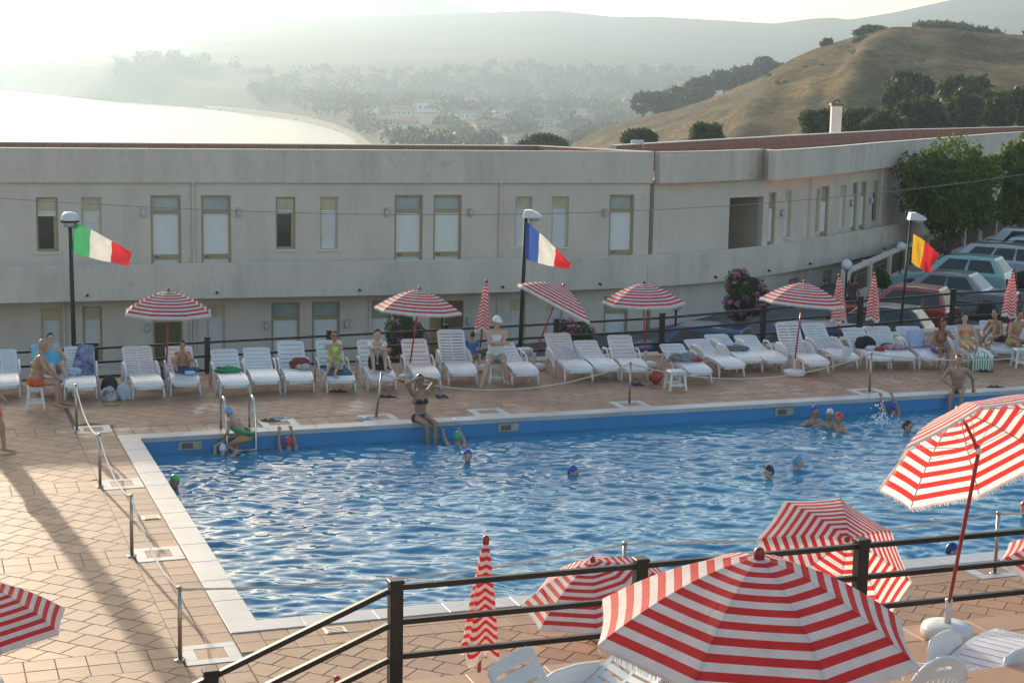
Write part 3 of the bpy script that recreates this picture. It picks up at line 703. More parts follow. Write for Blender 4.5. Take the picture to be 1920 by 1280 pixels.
bp = N_.new('ShaderNodeBump'); bp.inputs['Strength'].default_value = .05; bp.inputs['Distance'].default_value = .02; L_.new(nb.outputs['Fac'], bp.inputs['Height']); L_.new(bp.outputs[0], b.inputs['Normal'])
tag(link('pool_water', np_mesh('pool_water', V, grid_faces(nv, nu)[:, ::-1], mw, True)), kind='structure')
# ---- tiles
TS, GAP = .335, .010
def clip(poly, u0, u1, v0, v1):
    def cut(P, f, g):
        out = []
        for i in range(len(P)):
            a, b = P[i], P[(i + 1) % len(P)]; fa, fb = f(a), f(b)
            if fa >= 0: out.append(a)
            if (fa >= 0) != (fb >= 0):
                t = fa / (fa - fb); out.append((a[0] + (b[0] - a[0]) * t, a[1] + (b[1] - a[1]) * t))
        return out
    for f in (lambda p: p[0] - u0, lambda p: u1 - p[0], lambda p: p[1] - v0, lambda p: v1 - p[1]):
        poly = cut(poly, f, None)
        if len(poly) < 3: return None
    return poly
tiles_full = []      # (u,v,rot,(w,h))
tiles_cut = []       # polygons
def diag_field(u0, u1, v0, v1):
    uc, vc = u0, v0; d = math.hypot(u1 - u0, v1 - v0); n = int(d / TS) + 3
    c, s = math.cos(R(45)), math.sin(R(45)); h = TS / 2 - GAP / 2
    for j in range(-n, n):
        for i in range(-n, n):
            a, b = (i + .5 * (j % 2)) * TS, j * TS
            cu, cv = uc + c * a - s * b, vc + s * a + c * b
            if cu < u0 - TS or cu > u1 + TS or cv < v0 - TS or cv > v1 + TS: continue
            P = [(cu + c * x - s * y, cv + s * x + c * y) for x, y in ((-h, -h), (h, -h), (h, h), (-h, h))]
            if all(u0 <= p[0] <= u1 and v0 <= p[1] <= v1 for p in P): tiles_full.append((cu, cv, 45, (TS, TS)))
            else:
                q = clip(P, u0 + .003, u1 - .003, v0 + .003, v1 - .003)
                if q: tiles_cut.append(q)
def rect_field(u0, u1, v0, v1, w, h, bond=0):
    nu_, nv_ = max(1, round((u1 - u0) / w)), max(1, round((v1 - v0) / h)); w, h = (u1 - u0) / nu_, (v1 - v0) / nv_
    for j in range(nv_):
        for i in range(nu_): tiles_full.append((u0 + (i + .5) * w, v0 + (j + .5) * h, 0, (round(w, 4), round(h, 4))))
PV_ = [-1.0, 3.25, 7.35, 11.5]
BL = -1.04
marble = []
for v in PV_: marble.append((-1.02, -.38, v - .33, v + .33))
edges_v = [-6.4] + [x for v in PV_ for x in (v - .34, v + .34)] + [15.6]
for a, b in zip(edges_v[0::2], edges_v[1::2]): diag_field(-9.2, BL, a, b)
for v in PV_: rect_field(-9.2, BL, v - .34, v + .34, TS, TS)
bv = [-.35] + [x for v in PV_[1:] for x in (v - .34, v + .34)]
for a, b in ((-.66, 2.91), (3.59, 7.01), (7.69, 11.16)): rect_field(BL, -CW - .005, a, b, TS, TS)
rect_field(BL, -CW - .005, 11.84, 15.6, TS, TS); rect_field(-CW, 20, POOL_W + CW + .005, POOL_W + CW + .68, TS, TS)
diag_field(-CW, 20, POOL_W + CW + .69, 16.25)
FU = [toUV(W(px, py))[0] for px, py in ((705, 780), (1180, 757), (1630, 735))]
rect_field(-CW, 22, -1.05, -CW - .005, TS, TS); diag_field(-CW - .6, 22, -6.4, -1.06)
diag_field(-4.0, BL, 15.7, 19.5)
def frame4(u0, u1, v0, v1, wd):
    for q in ((u0, u1, v0, v0 + wd), (u0, u1, v1 - wd, v1), (u0, u0 + wd, v0 + wd + .003, v1 - wd - .003), (u1 - wd, u1, v0 + wd + .003, v1 - wd - .003)):
        slab(*q, -.02, .0075, .002).build('marble_inlay', M_marble, deck)
    slab(u0 + wd + .004, u1 - wd - .004, v0 + wd + .004, v1 - wd - .004, -.02, .004, .002).build('inlay_tile', M_tile, deck)
for q in marble: frame4(*q, .15)
for u in FU + [toUV(W(925, 778))[0], toUV(W(530, 800))[0]]: frame4(u - .35, u + .35, -1.02, -CW - .01, .15)
for px, py in ((1168, 1140), (1865, 1072)):
    u = toUV(W(px, py))[0]; frame4(u - .36, u + .36, POOL_W + CW + .01, POOL_W + CW + .69, .15)
def inlay_hit(u, v):
    for q in marble:
        if q[0] - .1 < u < q[1] + .1 and q[2] - .1 < v < q[3] + .1: return True
    return False
def vis(u, v):
    P = UV(u, v); px = 960 + F_PX * P.x / P.y; py = hx(px) + CAM_Z * F_PX / P.y
    return -20 < px < 1940 and py < 1300, P.y
cand = []
for t in tiles_full:
    if inlay_hit(t[0], t[1]): continue
    ok, Y = vis(t[0], t[1]); cand.append((0 if ok else 1, Y if not (t[0] > -.3 and t[1] > 14.0) else 60, t))
cand.sort(key=lambda c: (c[0], c[1]))
tmesh = {}
def tile_mesh(w, h):
    if (w, h) not in tmesh:
        mb = MB(); x, y, b = w / 2 - GAP / 2, h / 2 - GAP / 2, .004
        q = lambda i, z: [(-x + i, -y + i, z), (x - i, -y + i, z), (x - i, y - i, z), (-x + i, y - i, z)]
        mb.add(q(0, -.02) + q(0, -b) + q(b, 0), [(8, 9, 10, 11)] + [(k * 4 + i, k * 4 + (i + 1) % 4, k * 4 + 4 + (i + 1) % 4, k * 4 + 4 + i) for k in range(2) for i in range(4)])
        tmesh[(w, h)] = mb.mesh('tile', M_tile)
    return tmesh[(w, h)]
rest = MB()
for k, (vis_, Y, t) in enumerate(cand):
    u, v, ro, sz = t
    if k < 300:
        o = link('tile', tile_mesh(*sz), deck, UV(u, v, random.uniform(-.0008, .0012)), (random.gauss(0, .002), random.gauss(0, .002), TH + R(ro)))
    else:
        me = tile_mesh(*sz); Mx = Matrix.Translation(UV(u, v, random.uniform(-.0008, .0012))) @ Matrix.Rotation(TH + R(ro), 4, 'Z')
        rest.add([Mx @ q.co for q in me.vertices], [tuple(p.vertices) for p in me.polygons])
for q in tiles_cut:
    n = len(q); cx, cy_ = sum(p[0] for p in q) / n, sum(p[1] for p in q) / n
    if inlay_hit(cx, cy_): continue
    z = random.uniform(-.0008, .0012)
    a = [UV(p[0], p[1], -.02) for p in q]; b2 = [UV(p[0] * .985 + cx * .015, p[1] * .985 + cy_ * .015, z) for p in q]
    rest.add(a + b2, [tuple(range(2 * n - 1, n - 1, -1))] + [((i + 1) % n, i, n + i, n + (i + 1) % n) for i in range(n)])
tag(rest.build('tiles', M_tile, deck), kind='stuff')
# ---- raised terraces towards the camera
TZ, TZ2, TV = 1.3, 1.8, 16.3
def block(name, u0, u1, v0, v1, z0, z1, ms, kind='structure'):
    mb = MB(); q = lambda z: [UV(u0, v1, z), UV(u1, v1, z), UV(u1, v0, z), UV(u0, v0, z)]
    mb.add(q(z1), [(0, 1, 2, 3)], 0); mb.add(q(z0) + q(z1), [(0, 1, 5, 4), (1, 2, 6, 5), (2, 3, 7, 6), (3, 0, 4, 7)], 1)
    return tag(mb.build(name, ms), kind=kind)
ter = block('terrace_floor', 0, 30, TV + .02, 30.0, -.02, TZ - .03, [M_grout, M_render])
block('upper_terrace_floor', -1.5, 5.4, 18.7, 30, -.02, TZ2, [M_step, M_render])
for i in range(16):
    u0 = .0 + i * .75; slab(u0 + .003, u0 + .747, TV - .03, TV + .40, TZ - .035, TZ, .012).build('edge_slab', M_step, ter)
for j in range(4):
    for i in range(18):
        u0 = i * .66; v0 = TV + .405 + j * .66
        slab(u0 + .004, u0 + .656, v0 + .004, v0 + .656, TZ - .035, TZ - .001, .006).build('paving_slab', M_step, ter)
st = thing('stairs', 'terracotta steps leading down from the raised terrace to the pool deck', 'stairs', UV(-.9, 17, 0), TH)
for k in range(7):
    mb = MB(); h = TZ - (k + 1) * TZ / 8; mb.bbox((.9 - (k + .5) * .32, -.3, h / 2), (.32, 2.4, h), .01); mb.build('step', M_step, st)
# ================================================================ FENCES
M_fence = mat('brown_painted_metal', (.024, .018, .015), .5, scale=6, var=.25, spec=.3)
def fence(label, posts, hs, rails, ps=.112, rs=.05, name='railing', cap=True, skip=0):
    b = Vector(posts[0]); f = thing(name, label, 'fence', b)
    for p in posts[skip:]:
        p = Vector(p) - b; d = Vector(posts[1]) - Vector(posts[0]); rz = math.atan2(d.y, d.x)
        mb = MB(); mb.bbox((p.x, p.y, p.z + hs / 2 - .015), (ps, ps, hs), .008, rz=rz); mb.build('post', M_fence, f)
        if cap: mb = MB(); mb.bbox((p.x, p.y, p.z + hs + .0), (ps + .02, ps + .02, .03), .01, rz=rz); mb.build('post_cap', M_fence, f)
    for a, c in zip(posts, posts[1:]):
        a, c = Vector(a) - b, Vector(c) - b; d = (c - a).normalized() * ps / 2
        for r_ in rails:
            mb = MB(); mb.tube([a + d + Vector((0, 0, r_)), c - d + Vector((0, 0, r_))], rs * .7071, 4); mb.build('rail', M_fence, f)
    return f
def fz(u): return float(np.interp(u, [-12, 0, 13, 21, 30], [-.45, -.25, -.03, .34, .5]))
fp = []
for k in range(16):
    u = 5.0 + (k - 5) * 2.72; fp.append(UV(u, -6.25, fz(u)))
fence('long dark brown metal railing behind the row of white sun loungers', fp, 1.0, (.28, .585, .89))
P1, P2, P3 = UV(.05, 16.47, TZ), UV(2.35, 16.47, TZ), UV(4.65, 16.47, TZ)
fence('near dark brown metal railing along the terrace edge in front of the pool', [P1, P2, P3, UV(6.95, 16.47, TZ), UV(9.25, 16.47, TZ)], .98, (.30, .61, .92), ps=.115, rs=.047)
q = W(395, 1252, 1.68); P0 = Vector((q.x, q.y, .68)); Pm = P0 + (P0 - P1) * 1.0
fence('sloping dark brown stair railing going down beside the terrace', [Vector((P1.x, P1.y, P1.z)) + (P0 - P1) * .005, P0, Pm], .98, (.30, .61, .92), ps=.115, rs=.047, name='stair_railing', skip=1)
# low kerb wall under the fence to the right
kb = MB()
us = np.linspace(9.5, 30, 14)
for u0, u1 in zip(us, us[1:]):
    z0, z1 = max(.02, fz(u0) - .0), max(.02, fz(u1) - .0)
    v = [UV(u0, -6.45, -1.5), UV(u1, -6.45, -1.5), UV(u1, -5.95, -.1), UV(u0, -5.95, -.1), UV(u0, -6.45, z0), UV(u1, -6.45, z1), UV(u1, -5.95, z1), UV(u0, -5.95, z0)]
    kb.add(v, [(4, 7, 6, 5), (3, 2, 6, 7), (0, 4, 5, 1)])
tag(kb.build('kerb_wall', mat('beige_kerb', (.52, .43, .33), .85, scale=2)), 'low beige kerb wall running under the long railing', 'wall')
# ================================================================ ROPE BARRIERS
M_steel = mat('steel_post', (.42, .37, .30), .35, metal=.9, scale=6)
M_rope = mat('cream_rope', (.58, .52, .42), .8, scale=30)
def rope_post(base, h, label, lean=0):
    t = thing('rope_post', label, 'post', base, group='rope barrier posts round the pool')
    t.rotation_euler = (0, lean, TH)
    mb = MB(); mb.lathe([(.024, .012), (.024, h - .02)], 12); mb.build('shaft', M_steel, t, True)
    mb = MB(); mb.lathe([(.028, h - .02), (.03, h - .012), (.03, h), (.01, h + .008)], 12); mb.build('cap', M_steel, t, True)
    mb = MB(); mb.lathe([(.07, 0.0), (.07, .008), (.03, .014)], 14); mb.build('base_plate', M_steel, t, True)
    for a in range(4): mb = MB(); mb.lathe([(.008, .0), (.008, .016), (.004, .02)], 6, (.055 * math.cos(a * 1.57 + .8), .055 * math.sin(a * 1.57 + .8), .006)); mb.build('bolt', M_steel, t)
    mb = MB(); mb.lathe([(.028, h * .56), (.028, h * .58)], 10); mb.tube([(.02, 0, h * .57), (.04, 0, h * .57), (.05, 0, h * .55)], .005, 5); mb.build('hook', M_steel, t)
    lv = Vector((math.sin(lean) * math.cos(TH) * h, math.sin(lean) * math.sin(TH) * h, h - .03))
    return Vector(base) + lv
HP = .86
lt = [rope_post(W(144, 807), HP, 'steel rope post beside the lounger with the dark blue towel'), rope_post(W(188, 912), HP, 'steel rope post near the shaded corner of the pool'),
      rope_post(W(247.5, 1042), HP, 'steel rope post midway along the pool side'), rope_post(W(338, 1237), HP, 'tall near steel rope post standing by the marble frame at the pool corner')]
ft = [rope_post(W(705, 781), HP, 'leaning steel rope post beside the bathing woman with raised arms', lean=.13), rope_post(W(1180, 757), HP, 'steel rope post in front of the small white table'), rope_post(W(1630, 735), HP, 'steel rope post before the lounger with the black bag')]
nt_ = [rope_post(W(1168, 1140), HP, 'steel rope post hidden behind the striped near parasols'), rope_post(W(1865, 1074), HP, 'steel rope post at the pool edge behind the tilted parasol pole')]
ft_r = UV(FU[2] + 7.2, -1, HP)
def rope(label, a, b, sag, r=.012):
    a, b = Vector(a), Vector(b); pts = []
    for i in range(17):
        t = i / 16; p = a.lerp(b, t); p.z -= sag * 4 * t * (1 - t); pts.append(p - a)
    mb = MB(); mb.tube(pts, r, 6); o = mb.build('barrier_rope', M_rope, smooth=True); o.location = a
    return tag(o, label, 'rope', 'ropes strung between the posts')
rope('cream rope between the two farthest posts on the short pool side', lt[0], lt[1], .22)
rope('cream rope between the two middle posts of the short pool side', lt[1], lt[2], .20)
rope('cream rope hanging down to the near post at the pool corner', lt[2], lt[3], .20)
rope('thin cream rope stretched across the near end of the water', lt[3], nt_[0], .14)
rope('cream rope running behind the striped near parasols', nt_[0], nt_[1], .10)
rope('cream rope leaving the near edge past the tilted parasol pole', nt_[1], UV(16.5, 11.3, HP), .10)
rope('long sagging cream rope in front of the seated man in a cap', ft[0], ft[1], .42)
rope('sagging cream rope in front of the white parasol base', ft[1], ft[2], .42)
rope('cream rope rising towards the man on the pool edge', ft[2], ft_r, .30)
# ================================================================ pool ladder
q = W(422, 812); ul, vl = toUV(q); ld = thing('pool_ladder', 'stainless steel pool ladder with two curved handrails', 'ladder', UV(ul, .0, 0), TH)
M_chrome = mat('chrome_tube', (.62, .62, .62), .15, metal=1.0, scale=4)
for sx in (0, .53):
    pts = [(sx, .50, -.0), (sx, .50, .35)] + [(sx, .25 + .25 * math.cos(a), .42 + .22 * math.sin(a)) for a in np.linspace(0, math.pi, 9)] + [(sx, -.06, .3), (sx, -.12, -.3), (sx, -.12, -.9)]
    mb = MB(); mb.tube(pts, .02, 10); mb.build('handrail', M_chrome, ld, True)
for z in (-.28, -.55): mb = MB(); mb.box((.265, -.12, z), (.53, .09, .03)); mb.build('tread', M_chrome, ld)
# ================================================================ PARASOLS
M_red = mat('parasol_red', (.74, .045, .04), .75, scale=8, var=.12, transl=.52, bump=.35, bscale=11)
M_wht = mat('parasol_white', (.86, .82, .78), .75, scale=8, var=.08, transl=.52, bump=.35, bscale=11)
M_redpole = mat('red_pole', (.33, .018, .018), .35, scale=5, var=.1)
M_plast = mat('white_plastic', (.66, .65, .63), .34, scale=3, var=.08, spec=.5)
M_chr2 = mat('rib_metal', (.4, .38, .36), .4, metal=.8, scale=5)
PR, PD, NST = .95, .44, 19
def canopy_pt(a, r, sag=True):
    """a in [-1,1] across one gore, r in [0,1] along the rib"""
    half = math.pi / 8
    rib = [Vector((PR * r * math.cos(s * half), PR * r * math.sin(s * half), 0)) for s in (-1, 1)]
    p = rib[0].lerp(rib[1], (a + 1) / 2)
    z = -PD * (r ** 1.6)
    z -= .006 * (1 - a * a) * math.sin(min(1, r * 1.02) * math.pi * .62)
    p *= 1 - .022 * (1 - a * a) * r ** 3
    return Vector((p.x, p.y, z))
def gore_mesh():
    mb = MB(); na = 7; A = np.linspace(-1, 1, na); nr = NST * 2; Rr = np.linspace(.02, 1, nr + 1)
    P = [[canopy_pt(a, r) for a in A] for r in Rr]
    for i in range(nr):
        # stripes: pairs of rings, last narrow ring white
        k = (NST - 1 - i // 2); m = 1 if k % 2 == 0 else 0
        mb.grid([P[i], P[i + 1]], m)
    return mb.mesh('gore', [M_red, M_wht], True)
def fringe_mesh():
    mb = MB(); n = 46
    for i in range(n):
        a = -1 + 2 * (i + .5) / n; p = canopy_pt(a, .998); q = canopy_pt(a + 1.3 / n, .998); l = .045 + .018 * random.random()
        dx = Vector((random.uniform(-.01, .01), random.uniform(-.01, .01), 0))
        mb.add([p, q, q.lerp(p, .35) + dx - Vector((0, 0, l)), p.lerp(q, .35) + dx - Vector((0, 0, l))], [(0, 1, 2, 3)])
    A = [canopy_pt(a, 1.0) for a in np.linspace(-1, 1, 9)]; B = [p - Vector((0, 0, .02)) for p in A]; mb.grid([A, B])
    return mb.mesh('fringe', M_wht)
def rib_mesh():
    mb = MB(); mb.tube([canopy_pt(1, r) - Vector((0, 0, .012)) for r in np.linspace(.03, .985, 9)], .006, 5); return mb.mesh('rib', M_chr2)
G_gore, G_fr, G_rib = gore_mesh(), fringe_mesh(), rib_mesh()
mb = MB(); mb.lathe([(.02, -.03), (.032, -.01), (.032, .03), (.026, .055), (.012, .065)], 12); G_fin = mb.mesh('finial', M_redpole, True)
def parasol(label, base, top, tilt=(0, 0), spin=0.0, hub=.0, stand=True, group='open striped parasols', elbow=None, bow=0):
    """base: foot on the floor, top: apex of the canopy (world). tilt: canopy axis tilt (rx,ry)"""
    base, top = Vector(base), Vector(top); t = thing('parasol', label, 'parasol', base, group=group)
    top = top - base; rot = Matrix.Rotation(tilt[0], 4, 'X') @ Matrix.Rotation(tilt[1], 4, 'Y')
    Mt = Matrix.Translation(top) @ rot
    for k in range(8):
        Rk = Mt @ Matrix.Rotation(spin + k * math.pi / 4, 4, 'Z')
        for nm, me in (('gore', G_gore), ('rib', G_rib)):
            o = link(nm, me, t); o.matrix_local = Rk
            if nm == 'gore': f = link('fringe', G_fr, o)
    o = link('finial', G_fin, t); o.matrix_local = Mt
    ax = (rot @ Vector((0, 0, -1, 0))).xyz
    el = top + ax * (.50 if elbow is None else elbow)
    mb = MB(); mb.tube([top + ax * .01, el], .016, 8); mb.build('upper_pole', M_redpole, t, True)
    mb = MB(); mb.tube([el, Vector((0, 0, .32))], .018, 10); mb.build('pole', M_redpole, t, True)
    mb = MB(); mb.ell(el, (.03, .03, .03), 10, 6); mb.build('tilt_joint', M_plast, t, True)
    mb = MB(); mb.ell(top + ax * .38, (.03, .03, .03), 8, 6); mb.build('runner', M_redpole, t, True)
    for k in range(8):
        a = spin + (k + .5) * math.pi / 4; e = Mt @ Vector((PR * .55 * math.cos(a), PR * .55 * math.sin(a), -PD * .55 ** 1.6 - .015))
        mb = MB(); mb.tube([top + ax * .38, e], .004, 4); mb.build('stretcher', M_chr2, t)
    if stand: parasol_base(t)
    return t
def parasol_base(t, r=.25):
    mb = MB(); mb.lathe([(r * .93, 0), (r, .03), (r, .08), (r * .93, .115), (r * .5, .135), (.06, .14)], 24); b = mb.build('base', M_plast, t, True)
    mb = MB(); mb.lathe([(.035, .13), (.03, .34), (.036, .35), (.036, .375), (.02, .378)], 14); mb.build('socket', M_plast, b, True)
def closed_parasol(label, base, H, lean=(0, 0), spin=0.0, cl=1.02):
    base = Vector(base); t = thing('closed_parasol', label, 'parasol', base, group='closed striped parasols'); t.rotation_euler = (lean[0], lean[1], spin)
    mb = MB(); n = 32; nr = 27; prof = []
    rows = []
    for i in range(nr + 1):
        f = i / nr; row = []
        for k in range(n):
            a = 2 * math.pi * k / n; fold = .5 + .5 * math.cos(a * 4 + .4 * math.sin(f * 5))
            r = (.022 + .185 * f ** .8) * (1 - .38 * fold * min(1, f * 2.5)) + .012 * math.sin(a * 2 + f * 7) * f
            z = H - .03 - cl * f - .075 * (1 - fold) * f + .02 * math.sin(a * 3) * f
            row.append(Vector((r * math.cos(a), r * math.sin(a), z)))
        row.append(row[0]); rows.append(row)
    for i in range(nr):
        m = 1 if (i // 1) % 2 == 0 else 0
        if i >= nr - 1: m = 1
        mb.grid([rows[i], rows[i + 1]], m)
    c = mb.build('canopy', [M_red, M_wht], t, True)
    mb = MB()
    for k in range(n * 2):
        p = rows[nr][k // 2].lerp(rows[nr][k // 2 + 1], (k % 2) / 2); q = rows[nr][k // 2].lerp(rows[nr][k // 2 + 1], (k % 2) / 2 + .4); l = Vector((0, 0, random.uniform(.03, .055)))
        mb.add([p, q, q - l, p - l], [(0, 1, 2, 3)])
    mb.build('fringe', M_wht, c)
    link('finial', G_fin, t, (0, 0, H - .02))
    mb = MB(); mb.tube([(0, 0, .32), (0, 0, H - .05)], .018, 10); mb.build('pole', M_redpole, t, True)
    parasol_base(t)
    return t
def far_parasol(label, bpx, bpy, tpx, tpy, tilt=(0, 0), spin=0.0, stand=True, dY=0, elbow=None):
    b = W(bpx, bpy); tp = WD(tpx, tpy, b.y + dY); return parasol(label, b, tp, tilt, spin, stand=stand, elbow=elbow)
far_parasol('open red striped parasol over the boy hunched on a lounger', 312, 722, 316, 546, (0, R(1)), .2)
far_parasol('open red striped parasol standing before the leafy oleander and lit doorway', 768, 712, 786, 543, (R(-2), R(3)), .35)
far_parasol('red striped parasol tilted steeply over its bent pole beside the blue white red flag', 1002, 692, 1056, 536, (R(-6), R(27)), .1, elbow=.30)
far_parasol('open red striped parasol at the right of the tilted one', 1210, 688, 1207, 531, (0, R(-1)), .3)
far_parasol('open red striped parasol set in a round white base beside the upright lounger', 1489, 703, 1508, 530, (R(-2), R(4)), .25)
def far_closed(label, bpx, bpy, tpx, tpy, spin=0):
    b = W(bpx, bpy); tp = WD(tpx, tpy, b.y); H = tp.z; lx = math.atan2(tp.x - b.x, H); closed_parasol(label, b, H, (0, lx), spin, 1.0 if H > 1.6 else .9)
far_closed('closed striped parasol behind the seated man in a white cap', 897, 694, 912, 527)
far_closed('closed striped parasol in front of the dark parked car, left of a pair', 1572, 668, 1572, 516, .5)
far_closed('closed striped parasol in front of the red car, right of a pair', 1633, 668, 1636, 513, 1.1)
far_closed('closed striped parasol leaning beside the man at the frame edge', 1884, 672, 1905, 508, .8)
# near ones
p = WD(1423, 1046, 9.15); parasol('largest red striped parasol, seen from above in the foreground', (p.x, p.y, TZ2), p, (R(3), R(1)), R(-5), stand=True)
p = WD(1588, 1012, 18.8); parasol('red striped parasol tipped towards the camera with its red tip showing, behind the railing', (p.x - .1, p.y + .35, 0), p, (R(40), R(10)), R(12))
p = WD(1112, 1052, 19.0); parasol('red striped parasol half hidden behind the largest one', (p.x + .2, p.y + .1, 0), p, (R(8), R(-12)), R(18))
b = W(1775, 1192, TZ); tp = WD(1800, 772, 14.9); parasol('red striped parasol tilted to show its glowing underside on a long red pole', (b.x, b.y, TZ), tp, (R(-42), R(-16)), R(8), elbow=.42)
p = WD(2030, 1003, 20.0); parasol('red striped parasol cut off by the frame edge beyond the railing', (p.x, p.y, 0), p, (R(6), R(4)), R(20))
p = WD(-45, 1090, 17.0); parasol('red striped parasol cut off at the corner of the sunlit deck', (p.x, p.y, 0), p, (R(2), R(2)), R(10))
b = W(888, 1452); tp = WD(912, 1013, b.y); closed_parasol('tall closed striped parasol standing right behind the near railing', (b.x, b.y, 0), tp.z, (0, math.atan2(tp.x - b.x, tp.z)), .3, 1.02)
p = WD(632, 1274, 15.6); closed_parasol('closed parasol whose red tip alone shows above the picture edge', (p.x, p.y, 0), p.z, (0, 0), .7, .95)
# ================================================================ SUN LOUNGERS
def ribs_panel(mb, rects, fn, th):
    """flat moulded panel pieces bent by fn(s,t)->(pos,normal)"""
    for (s0, s1, t0, t1) in rects:
        n = max(1, int((t1 - t0) / .12)); T = np.linspace(t0, t1, n + 1)
        rows = []
        for t in T:
            r_ = []
            for s, sd in ((s0, 1), (s1, 1), (s1, -1), (s0, -1)):
                p, nn = fn(s, t); r_.append(p + nn * (th / 2 * sd))
            rows.append(r_)
        vs = [v for r_ in rows for v in r_]; fs = [(3, 2, 1, 0), tuple(n * 4 + i for i in range(4))]
        for i in range(n):
            for k in range(4): fs.append((i*4+k, i*4+(k+1) % 4, i*4+4+(k+1) % 4, i*4+4+k))
        mb.add(vs, fs)
def slotted(w, l, nslot, double, top_round=.05, gap=.016, t0=.06, t1=None):
    t1 = t1 or l - .10; rail = .05; rects = [(-w / 2, -w / 2 + rail, 0, l - top_round), (w / 2 - rail, w / 2, 0, l - top_round)]
    xs = [(-w / 2 + rail, -.018), (.018, w / 2 - rail)] if double else [(-w / 2 + rail, w / 2 - rail)]
    if double: rects.append((-.018, .018, 0, l - top_round))
    ts = np.linspace(t0, t1, nslot)
    for a, b in xs:
        prev = 0
        for t in ts:
            rects.append((a, b, prev, t - gap / 2)); prev = t + gap / 2
        rects.append((a, b, prev, l - top_round))
    n = 4
    for i in range(n):                # rounded head
        f0, f1 = i / n, (i + 1) / n; ins = top_round * (1 - math.cos(f1 * math.pi / 2)) * 1.2
        rects.append((-w / 2 + ins, w / 2 - ins, l - top_round + top_round * f0, l - top_round + top_round * f1))
    return rects
LM = {}
def lounger_parts(kind, ang):
    key = (kind, round(ang))
    if key in LM: return LM[key]
    w = .57 if kind == 'A' else .60; out = []
    zs = .31; ca, sa = math.cos(R(ang)), math.sin(R(ang)); lb = .78
    def back(s, t):
        bow = .035 * math.sin(t / lb * math.pi)
        return Vector((s, t * ca + bow * sa, zs + t * sa - bow * ca + .012 * (2 * s / w) ** 2)), Vector((0, -sa, ca))
    def seat(s, t):       # t from hinge (0) to foot (1.18)
        f = t / 1.18
        z = zs + .045 * math.sin(f * math.pi * 1.15) - .03 * max(0, f - .85) / .15 + .012 * (2 * s / w) ** 2
        return Vector((s, -t, z)), Vector((0, 0, 1))
    mb = MB()
    if kind == 'A': ribs_panel(mb, slotted(w, lb, 6, False, gap=.026), back, .022)
    else: ribs_panel(mb, slotted(w + .01, lb + .04, 10, True, gap=.022), back, .022)
    out.append(('backrest', mb.mesh('backrest', M_plast)))
    mb = MB(); ribs_panel(mb, slotted(w, 1.18, 9, False, top_round=.06, gap=.018, t0=.1, t1=1.06), seat, .024)
    out.append(('seat', mb.mesh('seat', M_plast)))
    mb = MB()                       # rim under the seat front
    hw_ = w / 2
    ribs_panel(mb, [(-hw_, -hw_ + .03, .02, 1.1), (hw_ - .03, hw_, .02, 1.1)], lambda s, t: (seat(s, t)[0] - Vector((0, 0, .035)), Vector((0, 0, 1))), .05)
    ribs_panel(mb, [(-hw_ + .05, hw_ - .05, 1.13, 1.165)], lambda s, t: (seat(s, t)[0] - Vector((0, 0, .03)), Vector((0, 0, 1))), .05)
    out.append(('seat_rim', mb.mesh('seat_rim', M_plast)))
    for sx in (-1, 1):
        x = sx * (hw_ + .035)
        if kind == 'A':
            mb = MB(); mb.tube([(x, .36, .0), (x, .34, .30), (x, .30, .50), (x, .08, .515), (x, -.06, .47), (x, -.50, .10), (x, -.58, .012), (x, -.66, .03), (x - sx * .02, -.74, .30)], .024, 8, sq=(1.15, .8)); out.append(('armrest', mb.mesh('armrest', M_plast, True)))
            mb = MB(); mb.tube([(x - sx * .05, -.98, .30), (x - sx * .03, -1.02, .15), (x - sx * .02, -1.06, .0)], [.024, .022, .02], 8); out.append(('leg', mb.mesh('leg', M_plast, True)))
            mb = MB(); mb.lathe([(.055, -.015), (.06, -.01), (.06, .01), (.055, .015)], 14, (x, .42, .06), M=Matrix.Rotation(R(90), 3, 'Y')); out.append(('wheel', mb.mesh('wheel', mat('grey_wheel', (.12, .12, .12), .6), True)))
        else:
            mb = MB(); pts = [(.34, .30), (.33, .46), (.27, .525), (.10, .53), (-.08, .51), (-.24, .44), (-.34, .33), (-.36, .22), (-.20, .22), (-.14, .30), (.20, .32)]
            mb.prism(pts, lambda p, q: Vector((x - .022, p, q)), lambda p, q: Vector((x + .022, p, q)))
            top = [(x, .33, .42), (x, .28, .53), (x, .10, .535), (x, -.08, .515), (x, -.25, .44), (x, -.35, .31)]
            mb2 = MB(); mb2.tube(top, .036, 8, sq=(1.1, .6)); out.append(('arm_panel', mb.mesh('arm_panel', M_plast))); out.append(('armrest', mb2.mesh('armrest', M_plast, True)))
            for y, dy in ((.26, .06), (-.30, -.05)):
                mb = MB(); mb.tube([(x, y, .33), (x, y + dy, .0)], [.034, .024], 6); out.append(('leg', mb.mesh('leg', M_plast, True)))
            mb = MB(); mb.tube([(x - sx * .05, -.96, .30), (x - sx * .03, -1.02, .14), (x - sx * .02, -1.05, .0)], [.034, .028, .024], 6); out.append(('leg', mb.mesh('leg', M_plast, True)))
    # rear prop of the raised back
    mb = MB(); yb = lb * .62 * ca; zb = zs + lb * .62 * sa
    mb.tube([(-hw_ + .06, yb + .02, zb - .02), (-hw_ + .04, yb + .16, .28), (hw_ - .04, yb + .16, .28), (hw_ - .06, yb + .02, zb - .02)], .012, 6); out.append(('back_prop', mb.mesh('back_prop', M_plast, True)))
    LM[key] = out
    return out
LOUNGERS = {}
